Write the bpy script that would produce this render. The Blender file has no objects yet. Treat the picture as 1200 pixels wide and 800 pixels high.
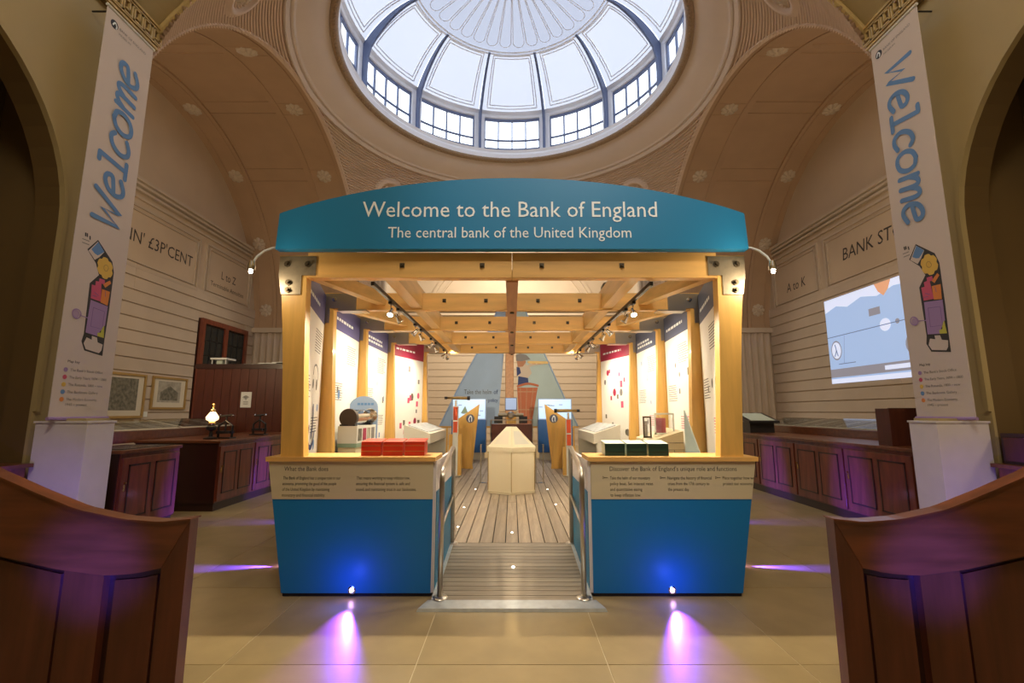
import bpy, bmesh, math, random
from mathutils import Matrix, Vector
random.seed(7)
PI = math.pi
R = math.radians
SC = bpy.context.scene
COL = SC.collection

# ------------------------------------------------------------------ camera, sky, lights, exposure
cam_d = bpy.data.cameras.new('camera')
cam = bpy.data.objects.new('camera', cam_d); COL.objects.link(cam)
cam_d.sensor_width = 36.0
cam_d.lens = 547.0 / 1200.0 * 36.0
cam_d.clip_end = 200
cam.location = (0, 0, 1.45)
cam.rotation_euler = (R(90 + 8.5), 0, 0)
SC.camera = cam
SC.view_settings.view_transform = 'Standard'
SC.view_settings.look = 'None'
SC.view_settings.gamma = 1.0
SC.view_settings.use_curve_mapping = False
SC.view_settings.exposure = 0.27
SC.render.film_transparent = False

world = bpy.data.worlds.new('sky'); SC.world = world
world.use_nodes = True
bg = world.node_tree.nodes['Background']
bg.inputs[0].default_value = (0.86, 0.92, 1.0, 1)
bg.inputs[1].default_value = 2.5

def area(name, loc, target, size, power, color, size_y=None):
    d = bpy.data.lights.new(name, 'AREA'); d.energy = power; d.color = color
    d.shape = 'RECTANGLE'; d.size = size; d.size_y = size_y or size
    o = bpy.data.objects.new(name, d); COL.objects.link(o); o.location = loc
    o.rotation_euler = (Vector(target) - Vector(loc)).to_track_quat('-Z', 'Y').to_euler()
    return o
def spot(name, loc, target, power, color, angle=60, blend=0.5, radius=0.03, sx=1.0):
    d = bpy.data.lights.new(name, 'SPOT'); d.energy = power; d.color = color
    d.spot_size = R(angle);  d.spot_blend = blend; d.shadow_soft_size = radius
    o = bpy.data.objects.new(name, d); COL.objects.link(o); o.location = loc
    o.rotation_euler = (Vector(target) - Vector(loc)).to_track_quat('-Z', 'Y').to_euler()
    o.scale = (sx, 1, 1)
    return o
def point(name, loc, power, color, radius=0.03):
    d = bpy.data.lights.new(name, 'POINT'); d.energy = power; d.color = color; d.shadow_soft_size = radius
    o = bpy.data.objects.new(name, d); COL.objects.link(o); o.location = loc
    return o
WARM = (1.0, 0.74, 0.44)
WARM2 = (1.0, 0.80, 0.56)
# unseen fill lights added above the near bay to brighten the foreground
area('near_bay_fill', (0, -1.0, 8.8), (0, 4.5, 2.5), 2.0, 170, (1.0, 0.90, 0.76))
area('near_bay_side_fill', (-3.0, 0.6, 8.6), (-5.3, 3.5, 2.0), 1.0, 26, WARM)
area('near_bay_side_fill', (3.0, 0.6, 8.6), (5.3, 3.5, 2.0), 1.0, 44, WARM)
# fill lights added out of sight behind the piers for the side bays
for s in (-1, 1):
    area('side_bay_fill', (s * 6.2, 5.8, 5.2), (s * 8.3, 12.5, 3.6), 0.5, 70, WARM2)
    area('side_bay_up_fill', (s * 6.6, 6.4, 2.6), (s * 6.6, 11.5, 9.0), 0.5, 26, WARM)
# added spot with no visible source, brightens the header sign
spot('sign_fill', (1.6, -0.6, 6.8), (1.0, 3.9, 3.25), 360, (1.0, 0.95, 0.90), 42, 0.6, 0.15)
# one lamp in the right recess, out of frame
point('recess_lamp', (5.5, 3.4, 2.0), 14, WARM, 0.1)
# violet floor lamps behind the camera, and added spots behind the screens
for s in (-1, 1):
    spot('violet_light', (s * 0.5, -0.7, 0.35), (s * 1.95, 2.3, 0.75), 1300, (0.08, 0.07, 1.0), 10, 1.0, 0.05)
    spot('violet_light', (s * 3.3, 3.0, 0.12), (s * 4.6, 4.95, 0.5), 40, (0.22, 0.14, 1.0), 40, 1.0, 0.05)  # added to tint the white boxes violet, hidden by the screens
# fill light added in the rear bay, hidden by the header sign
area('rear_bay_fill', (0, 16.6, 8.6), (0, 20.0, 2.5), 2.0, 560, (1.0, 0.90, 0.74))

# ------------------------------------------------------------------ materials
MATS = {}
def mat(name, color, rough=0.5, metal=0.0, var=0.0, vscale=6.0, bump=0.0, bscale=40.0, coat=0.0,
        emit=None, estr=0.0, spec=0.5, rnd=0.0, stretch=None, trans=0.0):
    m = bpy.data.materials.new(name); m.use_nodes = True
    nt = m.node_tree; N = nt.nodes; L = nt.links
    p = N['Principled BSDF']
    c = (color[0], color[1], color[2], 1)
    p.inputs['Base Color'].default_value = c
    p.inputs['Roughness'].default_value = rough
    p.inputs['Metallic'].default_value = metal
    p.inputs['Specular IOR Level'].default_value = spec
    p.inputs['Coat Weight'].default_value = coat
    p.inputs['Coat Roughness'].default_value = 0.12
    if emit is not None:
        p.inputs['Emission Color'].default_value = (*emit, 1); p.inputs['Emission Strength'].default_value = estr
    tc = N.new('ShaderNodeTexCoord'); mp = N.new('ShaderNodeMapping')
    L.new(tc.outputs['Object'], mp.inputs[0])
    if stretch: mp.inputs['Scale'].default_value = stretch
    col = None
    if var > 0:
        ns = N.new('ShaderNodeTexNoise'); ns.inputs['Scale'].default_value = vscale
        ns.inputs['Detail'].default_value = 5; L.new(mp.outputs[0], ns.inputs['Vector'])
        rp = N.new('ShaderNodeValToRGB')
        rp.color_ramp.elements[0].position = 0.3; rp.color_ramp.elements[1].position = 0.7
        rp.color_ramp.elements[0].color = tuple(x * (1 - var) for x in color) + (1,)
        rp.color_ramp.elements[1].color = tuple(min(1, x * (1 + var)) for x in color) + (1,)
        L.new(ns.outputs['Fac'], rp.inputs[0]); col = rp.outputs[0]
    if rnd > 0:
        oi = N.new('ShaderNodeObjectInfo'); hs = N.new('ShaderNodeHueSaturation')
        mr = N.new('ShaderNodeMapRange'); mr.inputs[3].default_value = 1 - rnd; mr.inputs[4].default_value = 1 + rnd
        L.new(oi.outputs['Random'], mr.inputs[0]); L.new(mr.outputs[0], hs.inputs['Value'])
        if col: L.new(col, hs.inputs['Color'])
        else: hs.inputs['Color'].default_value = c
        col = hs.outputs[0]
    if col: L.new(col, p.inputs['Base Color'])
    if bump > 0:
        nb = N.new('ShaderNodeTexNoise'); nb.inputs['Scale'].default_value = bscale; nb.inputs['Detail'].default_value = 4
        L.new(mp.outputs[0], nb.inputs['Vector'])
        bp = N.new('ShaderNodeBump'); bp.inputs['Strength'].default_value = bump; bp.inputs['Distance'].default_value = 0.01
        L.new(nb.outputs['Fac'], bp.inputs['Height']); L.new(bp.outputs[0], p.inputs['Normal'])
    MATS[name] = m
    return m
def glass(name, tint=(1, 1, 1), gloss=0.08):
    m = bpy.data.materials.new(name); m.use_nodes = True
    nt = m.node_tree; N = nt.nodes; L = nt.links
    for n in list(N): N.remove(n)
    out = N.new('ShaderNodeOutputMaterial'); mx = N.new('ShaderNodeMixShader')
    t = N.new('ShaderNodeBsdfTransparent'); t.inputs[0].default_value = (*tint, 1)
    g = N.new('ShaderNodeBsdfGlossy'); g.inputs['Roughness'].default_value = 0.03
    fr = N.new('ShaderNodeLayerWeight'); fr.inputs[0].default_value = 0.15
    mr = N.new('ShaderNodeMapRange'); mr.inputs[3].default_value = gloss * 0.4; mr.inputs[4].default_value = min(1, gloss * 6)
    L.new(fr.outputs['Fresnel'], mr.inputs[0]); L.new(mr.outputs[0], mx.inputs[0])
    L.new(t.outputs[0], mx.inputs[1]); L.new(g.outputs[0], mx.inputs[2]); L.new(mx.outputs[0], out.inputs[0])
    return m
def translucent(name, color):
    m = bpy.data.materials.new(name); m.use_nodes = True
    nt = m.node_tree; N = nt.nodes; L = nt.links
    for n in list(N): N.remove(n)
    out = N.new('ShaderNodeOutputMaterial'); mx = N.new('ShaderNodeMixShader'); mx.inputs[0].default_value = 0.5
    a = N.new('ShaderNodeBsdfDiffuse'); a.inputs[0].default_value = (*color, 1)
    b = N.new('ShaderNodeBsdfTranslucent'); b.inputs[0].default_value = (*color, 1)
    L.new(a.outputs[0], mx.inputs[1]); L.new(b.outputs[0], mx.inputs[2]); L.new(mx.outputs[0], out.inputs[0])
    return m

plaster = mat('cream_plaster', (0.50, 0.41, 0.31), 0.75, var=0.05, vscale=1.5, bump=0.05, bscale=20, rnd=0.03)
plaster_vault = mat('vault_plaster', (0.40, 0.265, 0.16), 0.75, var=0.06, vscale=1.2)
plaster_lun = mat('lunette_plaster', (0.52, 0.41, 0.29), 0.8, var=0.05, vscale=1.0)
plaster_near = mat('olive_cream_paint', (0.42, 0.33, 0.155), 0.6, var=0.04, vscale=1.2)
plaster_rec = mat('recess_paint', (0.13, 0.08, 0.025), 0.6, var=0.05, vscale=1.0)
reed_m = mat('reeded_plaster', (0.64, 0.50, 0.39), 0.8, var=0.04)
ring_m = mat('ring_plaster', (0.66, 0.57, 0.50), 0.75, var=0.05, vscale=0.8)
bead_m = mat('bead_moulding', (0.33, 0.23, 0.14), 0.6, var=0.2, vscale=30, bump=0.6, bscale=35)
gilt = mat('gilded_moulding', (0.52, 0.38, 0.15), 0.5, var=0.15, vscale=10)
gilt_dark = mat('fret_ground', (0.18, 0.12, 0.05), 0.7)
floor_m = mat('stone_slab', (0.36, 0.27, 0.125), 0.34, var=0.12, vscale=3.0, rnd=0.06, bump=0.03, bscale=60)
grout = mat('slab_joint', (0.62, 0.54, 0.36), 0.8)
lantern_white = mat('lantern_white', (0.93, 0.94, 0.97), 0.5)
shell_m = translucent('laylight_fabric', (0.54, 0.56, 0.63))
shell2_m = translucent('laylight_shell', (0.40, 0.42, 0.49))
steel_blue = mat('blue_grey_steel', (0.13, 0.17, 0.30), 0.45)
win_glass = glass('window_glass', (0.97, 0.98, 1.0), 0.05)
glass_m = glass('clear_glass', (0.95, 0.97, 0.96), 0.12)
acryl = glass('clear_acrylic', (0.93, 0.95, 0.96), 0.2)
dark_glass = mat('dark_leaded_glass', (0.02, 0.025, 0.025), 0.15)
mahog = mat('mahogany', (0.18, 0.042, 0.020), 0.30, var=0.30, vscale=4, coat=0.35, stretch=(4, 4, 0.5), rnd=0.05)
mahog_h = mat('mahogany_rail', (0.15, 0.045, 0.014), 0.32, var=0.28, vscale=4, coat=0.3, stretch=(0.6, 4, 5), rnd=0.05)
screen_wood = mat('screen_mahogany', (0.11, 0.030, 0.014), 0.30, var=0.30, vscale=4, coat=0.35, stretch=(4, 4, 0.5), rnd=0.05)
screen_wood_h = mat('screen_mahogany_rail', (0.15, 0.043, 0.016), 0.30, var=0.30, vscale=4, coat=0.35, stretch=(0.6, 4, 5), rnd=0.05)
mahog_dark = mat('mahogany_dark', (0.035, 0.010, 0.006), 0.35, coat=0.2)
red_wood = mat('red_brown_wood', (0.085, 0.020, 0.009), 0.4, var=0.2, vscale=5, stretch=(3, 3, 0.5))
ply = mat('birch_ply', (0.70, 0.41, 0.10), 0.40, var=0.12, vscale=3, stretch=(5, 5, 0.6), coat=0.15, rnd=0.05)
ply_h = mat('birch_ply_beam', (0.76, 0.44, 0.13), 0.42, var=0.12, vscale=3, stretch=(0.6, 5, 5), coat=0.1, rnd=0.05)
ply_y = mat('birch_ply_long_beam', (0.72, 0.45, 0.16), 0.42, var=0.12, vscale=3, stretch=(5, 0.6, 5), coat=0.1, rnd=0.04)
spine_m = mat('spine_timber', (0.42, 0.20, 0.08), 0.45, var=0.15, vscale=3, stretch=(5, 0.6, 5))
deck_m = mat('weathered_deck', (0.31, 0.25, 0.18), 0.55, var=0.22, vscale=5, stretch=(7, 0.6, 7), rnd=0.18)
ramp_m = mat('weathered_ramp', (0.32, 0.27, 0.20), 0.55, var=0.22, vscale=5, stretch=(0.6, 7, 7), rnd=0.18)
dark_gap = mat('dark_joint', (0.03, 0.022, 0.015), 0.8)
steel = mat('brushed_steel', (0.55, 0.52, 0.46), 0.28, metal=1.0)
plate_m = mat('steel_plate', (0.26, 0.22, 0.15), 0.42, metal=0.7, var=0.1, vscale=20)
plate_b = mat('bright_steel_plate', (0.50, 0.45, 0.38), 0.30, metal=0.9)
bolt_m = mat('bolt_steel', (0.10, 0.08, 0.05), 0.4, metal=0.8)
alu = mat('aluminium_edge', (0.62, 0.66, 0.66), 0.35, metal=0.4, var=0.1, vscale=15)
sign_blue = mat('sign_blue', (0.012, 0.20, 0.40), 0.45, spec=0.4)
counter_blue = mat('counter_blue', (0.010, 0.19, 0.46), 0.40, spec=0.4)
kiosk_blue = mat('kiosk_blue', (0.01, 0.10, 0.33), 0.4)
cream_panel = mat('cream_panel', (0.62, 0.54, 0.34), 0.5)
cream_case = mat('cream_case', (0.68, 0.60, 0.42), 0.45)
letter_w = mat('letter_white', (0.84, 0.90, 0.90), 0.5)
ink = mat('ink_dark', (0.035, 0.035, 0.04), 0.6)
ink_grey = mat('ink_grey', (0.20, 0.19, 0.18), 0.6)
ink_brown = mat('carved_letter_black', (0.03, 0.025, 0.02), 0.6)
pan_white = mat('panel_white', (0.88, 0.86, 0.80), 0.5)
pan_purple = mat('panel_violet_blue', (0.085, 0.08, 0.24), 0.5)
pan_navy = mat('panel_slate_blue', (0.07, 0.09, 0.17), 0.5)
pan_red = mat('panel_crimson', (0.33, 0.015, 0.06), 0.5)
banner_m = mat('banner_fabric', (0.66, 0.58, 0.53), 0.8, bump=0.03, bscale=300)
box_m = mat('white_painted_box', (0.74, 0.70, 0.70), 0.55, var=0.03)
b_blue = mat('print_blue', (0.12, 0.27, 0.55), 0.6)
b_purple = mat('print_lilac', (0.36, 0.24, 0.50), 0.6)
b_pink = mat('print_pink', (0.62, 0.10, 0.20), 0.6)
b_orange = mat('print_orange', (0.75, 0.26, 0.06), 0.6)
b_yellow = mat('print_yellow', (0.75, 0.50, 0.10), 0.6)
b_lime = mat('print_lime', (0.55, 0.55, 0.08), 0.6)
black = mat('black_plastic', (0.012, 0.012, 0.014), 0.35)
bronze = mat('dark_bronze_disc', (0.06, 0.045, 0.035), 0.5, metal=0.3)
red_box = mat('red_leather', (0.60, 0.035, 0.012), 0.35, var=0.1)
green_box = mat('dark_green_leather', (0.015, 0.05, 0.035), 0.3)
page_m = mat('pale_page', (0.50, 0.58, 0.48), 0.6)
orange_m = mat('orange_plate', (0.72, 0.10, 0.03), 0.45)
sail_m = mat('sail_blue_grey', (0.32, 0.43, 0.57), 0.8, var=0.05, vscale=2)
sail_m2 = mat('sail_pale_green', (0.42, 0.52, 0.50), 0.8, var=0.05, vscale=2)
barrel_m = mat('barrel_print', (0.42, 0.11, 0.035), 0.6)
skin_p = mat('print_skin', (0.42, 0.20, 0.11), 0.7)
cloth_p = mat('print_cream_cloth', (0.55, 0.46, 0.36), 0.7)
navy_p = mat('print_navy', (0.03, 0.05, 0.16), 0.7)
grey_desk = mat('pale_grey_desk', (0.52, 0.50, 0.42), 0.5)
desk_print = mat('desk_print', (0.36, 0.40, 0.42), 0.4, var=0.3, vscale=12)
white_m = mat('white_gloss', (0.70, 0.72, 0.66), 0.4)
greenish = mat('sea_green_band', (0.22, 0.34, 0.24), 0.4)
arch_blue = mat('arched_board_blue', (0.30, 0.42, 0.62), 0.5)
paper = mat('aged_paper', (0.62, 0.56, 0.43), 0.7)
etch = mat('engraving_grey', (0.16, 0.15, 0.11), 0.7, var=0.5, vscale=14)
etch_pale = mat('engraving_sky', (0.36, 0.33, 0.26), 0.7, var=0.25, vscale=8)
gold_frame = mat('gold_frame', (0.42, 0.28, 0.10), 0.4, metal=0.4)
brass = mat('brass', (0.75, 0.52, 0.20), 0.25, metal=1.0)
screen_m = mat('screen_pale_blue', (0.2, 0.3, 0.5), 0.4, emit=(0.40, 0.54, 0.82), estr=0.62)
screen_w = mat('screen_white', (0.5, 0.5, 0.6), 0.4, emit=(0.60, 0.68, 0.88), estr=0.75)
screen_g = mat('screen_grey', (0.2, 0.2, 0.25), 0.4, emit=(0.26, 0.25, 0.29), estr=0.6)
screen_o = mat('screen_orange', (0.4, 0.2, 0.1), 0.4, emit=(0.62, 0.30, 0.17), estr=0.8)
screen_d = mat('screen_line', (0.1, 0.12, 0.18), 0.4, emit=(0.10, 0.14, 0.24), estr=0.8)
kiosk_scr = mat('kiosk_screen', (0.3, 0.4, 0.5), 0.3, emit=(0.50, 0.72, 0.92), estr=0.75)
bulb_w = mat('glowing_bulb', (1, 1, 1), 0.4, emit=(1.0, 0.90, 0.70), estr=25)
bulb_s = mat('spot_lens', (1, 1, 1), 0.4, emit=(1.0, 0.92, 0.75), estr=18)
bulb_v = mat('violet_led', (1, 1, 1), 0.4, emit=(0.85, 0.45, 1.0), estr=30)
lamp_shade = mat('glowing_lamp_glass', (1, 0.9, 0.7), 0.4, emit=(1.0, 0.72, 0.38), estr=1.8)
chrome = mat('chrome', (0.7, 0.68, 0.64), 0.15, metal=1.0)

# ------------------------------------------------------------------ mesh builder
WL = {}
class B:
    def __init__(s): s.v = []; s.f = []
    def add(s, vs, fs):
        n = len(s.v); s.v += [tuple(v) for v in vs]; s.f += [tuple(i + n for i in f) for f in fs]; return s
    def box(s, x0, x1, y0, y1, z0, z1):
        return s.add([(x0,y0,z0),(x1,y0,z0),(x1,y1,z0),(x0,y1,z0),(x0,y0,z1),(x1,y0,z1),(x1,y1,z1),(x0,y1,z1)],
                     [(0,3,2,1),(4,5,6,7),(0,1,5,4),(1,2,6,5),(2,3,7,6),(3,0,4,7)])
    def hexa(s, a, b):      # two quads of four points each
        return s.add(list(a) + list(b), [(0,3,2,1),(4,5,6,7),(0,1,5,4),(1,2,6,5),(2,3,7,6),(3,0,4,7)])
    def prism(s, pts, M, t, off=0.0):   # 2D outline in plane M (u,v,n), thickness t
        n = len(pts)
        a = [M @ Vector((p[0], p[1], off)) for p in pts]; b = [M @ Vector((p[0], p[1], off + t)) for p in pts]
        fs = [tuple(range(n))[::-1], tuple(range(n, 2 * n))]
        fs += [(i, (i + 1) % n, n + (i + 1) % n, n + i) for i in range(n)]
        return s.add(a + b, fs)
    def tube(s, pts, r, n=8, closed=False):
        pts = [Vector(p) for p in pts]; rings = []; k = len(pts)
        rr = r if isinstance(r, (list, tuple)) else [r] * k
        up = None
        for i, p in enumerate(pts):
            d = (pts[min(i + 1, k - 1)] - pts[max(i - 1, 0)]).normalized()
            if up is None:
                up = Vector((0, 0, 1)) if abs(d.z) < 0.9 else Vector((1, 0, 0))
            a = d.cross(up).normalized(); b = a.cross(d).normalized(); up = b
            rings.append([p + (a * math.cos(2*PI*j/n) + b * math.sin(2*PI*j/n)) * rr[i] for j in range(n)])
        vs = [q for rg in rings for q in rg]
        fs = [(i*n+j, i*n+(j+1)%n, (i+1)*n+(j+1)%n, (i+1)*n+j) for i in range(k-1) for j in range(n)]
        fs += [tuple(range(n))[::-1], tuple(range((k-1)*n, k*n))]
        return s.add(vs, fs)
    def lathe(s, prof, c=(0,0,0), n=24, M=None, a0=0, a1=2*PI):
        full = abs(a1 - a0 - 2*PI) < 1e-6; m = n if full else n + 1
        vs = []
        for (r, z) in prof:
            for j in range(m):
                a = a0 + (a1 - a0) * j / n
                p = Vector((r*math.cos(a), r*math.sin(a), z))
                if M: p = M @ p
                vs.append((p.x + c[0], p.y + c[1], p.z + c[2]))
        fs = []
        for i in range(len(prof) - 1):
            for j in range(n if full else n):
                j2 = (j + 1) % m if full else j + 1
                fs.append((i*m+j, i*m+j2, (i+1)*m+j2, (i+1)*m+j))
        return s.add(vs, fs)
    def disc(s, c, r, M3, t, n=20, off=0):
        pts = [(c[0] + r*math.cos(2*PI*j/n), c[1] + r*math.sin(2*PI*j/n)) for j in range(n)]
        return s.prism(pts, M3, t, off)
    def build(s, name, m, parent=None, smooth=False, bev=0.0, merge=False):
        return mesh_obj(name, s.v, s.f, m, parent, smooth, bev, merge)
def mesh_obj(name, v, f, m, parent=None, smooth=False, bev=0.0, merge=False):
    xs = [p[0] for p in v]; ys = [p[1] for p in v]; zs = [p[2] for p in v]
    c = ((min(xs)+max(xs))/2, (min(ys)+max(ys))/2, (min(zs)+max(zs))/2)
    if parent is None: c = (c[0], c[1], min(zs))
    me = bpy.data.meshes.new(name)
    me.from_pydata([(p[0]-c[0], p[1]-c[1], p[2]-c[2]) for p in v], [], f)
    bm = bmesh.new(); bm.from_mesh(me)
    if merge: bmesh.ops.remove_doubles(bm, verts=bm.verts, dist=1e-5)
    if len(f) < 20000: bmesh.ops.recalc_face_normals(bm, faces=bm.faces)
    bm.to_mesh(me); bm.free()
    if smooth:
        for p in me.polygons: p.use_smooth = True
    me.materials.append(m)
    o = bpy.data.objects.new(name, me); COL.objects.link(o)
    pl = WL[parent] if parent else Vector((0,0,0))
    if parent: o.parent = parent
    o.location = Vector(c) - pl
    WL[o] = Vector(c)
    if bev > 0:
        b = o.modifiers.new('bevel', 'BEVEL'); b.width = bev; b.segments = 2; b.limit_method = 'ANGLE'
    return o
def bx(name, x0, x1, y0, y1, z0, z1, m, parent=None, bev=0.0):
    if x0 > x1: x0, x1 = x1, x0
    return B().box(x0, x1, y0, y1, z0, z1).build(name, m, parent, bev=bev)
def thing(name, label, cat, loc, group=None):
    o = bpy.data.objects.new(name, None); COL.objects.link(o); o.location = loc; o.empty_display_size = 0.1
    WL[o] = Vector(loc); tag(o, label, cat, group); return o
def tag(o, label, cat, group=None):
    o['label'] = label; o['category'] = cat
    if group: o['group'] = group
    return o
def struct(o):
    o['kind'] = 'structure'; return o
def stuff(o):
    o['kind'] = 'stuff'; return o
def copy_tree(o, parent=None):
    c = o.copy(); COL.objects.link(c); c.parent = parent
    WL[c] = WL[o]
    for ch in list(o.children):
        copy_tree(ch, c)
    return c
def dup(o, dx, dy, dz, label=None, rotz=None):
    c = copy_tree(o); c.location = Vector(o.location) + Vector((dx, dy, dz))
    WL[c] = Vector(c.location)
    if rotz is not None: c.rotation_euler = (0, 0, rotz)
    if label: c['label'] = label
    return c
def plane(o, u, v):      # matrix with origin o, axes u, v and n = u x v
    u = Vector(u).normalized(); v = Vector(v).normalized(); n = u.cross(v)
    M = Matrix.Identity(4)
    for i in range(3): M[i][0] = u[i]; M[i][1] = v[i]; M[i][2] = n[i]; M[i][3] = o[i]
    return M
def text(name, body, M, m, parent, width=None, height=None, align='LEFT', off=0.001, t=0.002, xy=(0, 0), shear=0.0, spacing=1.0, maxw=None):
    cu = bpy.data.curves.new(name, 'FONT'); cu.body = body; cu.size = 1.0; cu.resolution_u = 2
    cu.space_line = spacing; cu.shear = shear
    ob = bpy.data.objects.new(name, cu)
    me = bpy.data.meshes.new_from_object(ob)
    vs = [Vector(v.co) for v in me.vertices]; fs = [tuple(p.vertices) for p in me.polygons]
    bpy.data.objects.remove(ob); bpy.data.curves.remove(cu); bpy.data.meshes.remove(me)
    x0 = min(v.x for v in vs); x1 = max(v.x for v in vs)
    if width: sx = width / (x1 - x0)
    else: sx = height
    sy = height if height else sx
    if maxw and (x1 - x0) * sx > maxw: sx = maxw / (x1 - x0)
    dx = {'LEFT': -x0, 'CENTER': -(x0 + x1) / 2, 'RIGHT': -x1}[align]
    vv = [M @ Vector(((v.x + dx) * sx + xy[0], v.y * sy + xy[1], off + t)) for v in vs]
    return mesh_obj(name, vv, fs, m, parent)
RZ = [0]
def ribbon(b, pts, w, M, t=0.002, off=0.001, smooth=True):
    P = [Vector((p[0], p[1], 0)) for p in pts]
    if smooth and len(P) > 2:
        Q = []
        for i in range(len(P) - 1):
            p0 = P[max(i-1, 0)]; p1 = P[i]; p2 = P[i+1]; p3 = P[min(i+2, len(P)-1)]
            for k in range(5):
                u = k / 5
                Q.append(0.5*((2*p1) + (p2-p0)*u + (2*p0-5*p1+4*p2-p3)*u*u + (3*p1-p0-3*p2+p3)*u**3))
        Q.append(P[-1]); P = Q
    RZ[0] = (RZ[0] + 1) % 6; off = off + RZ[0]*0.0012
    L_, R_ = [], []
    for i, p in enumerate(P):
        d = (P[min(i+1, len(P)-1)] - P[max(i-1, 0)]).normalized(); n = Vector((-d.y, d.x, 0)) * w / 2
        L_.append(p + n); R_.append(p - n)
    k = len(P); vs = [M @ Vector((q.x, q.y, off + t + (i % k)*0.00012)) for i, q in enumerate(L_ + R_)]
    b.add(vs, [(i, i+1, k+i+1, k+i) for i in range(k-1)])
    for e, oo in ((P[0], -0.0003), (P[-1], k*0.00012 + 0.0003)):
        b.add([M @ Vector((e.x + w/2*math.cos(a*PI/5), e.y + w/2*math.sin(a*PI/5), off + t + oo)) for a in range(10)], [tuple(range(10))])
    return b
XZ = lambda y, x=0, z=0: plane((x, y, z), (1,0,0), (0,0,1))      # outline in X,Z; n = -Y (towards the camera)

# ------------------------------------------------------------------ floor
YC, ZC, RV = 10.4, 4.2, 5.05          # centre of the domed bay, springing height, arch radius
XW = 8.7                               # outer wall of the side bays
fl = struct(bx('floor', -XW, XW, -3, 20.8, -0.12, -0.003, grout))
def slab_xs():
    xs = [-0.555 - 1.115*k for k in range(8)][::-1] + [0.555 + 1.115*k for k in range(8)]
    return xs
xs = slab_xs()
ys = [-3 + 1.19*k for k in range(21)]
for i in range(len(xs) - 1):
    for j in range(len(ys) - 1):
        x0, x1, y0, y1 = max(xs[i], -XW), min(xs[i+1], XW), ys[j], min(ys[j+1], 20.8)
        if x1 - x0 < 0.1: continue
        if y0 < -1: continue
        if abs((x0+x1)/2) < 1.7 and y0 > 5.3 and y1 < 13: continue
        if abs(x0) > 5 and abs(x1) > 5 and (y1 < 5.3 or y0 > 15.5): continue
        bx('slab', x0 + 0.003, x1 - 0.003, y0 + 0.003, y1 - 0.003, -0.02, 0.0, floor_m, fl)

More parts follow.
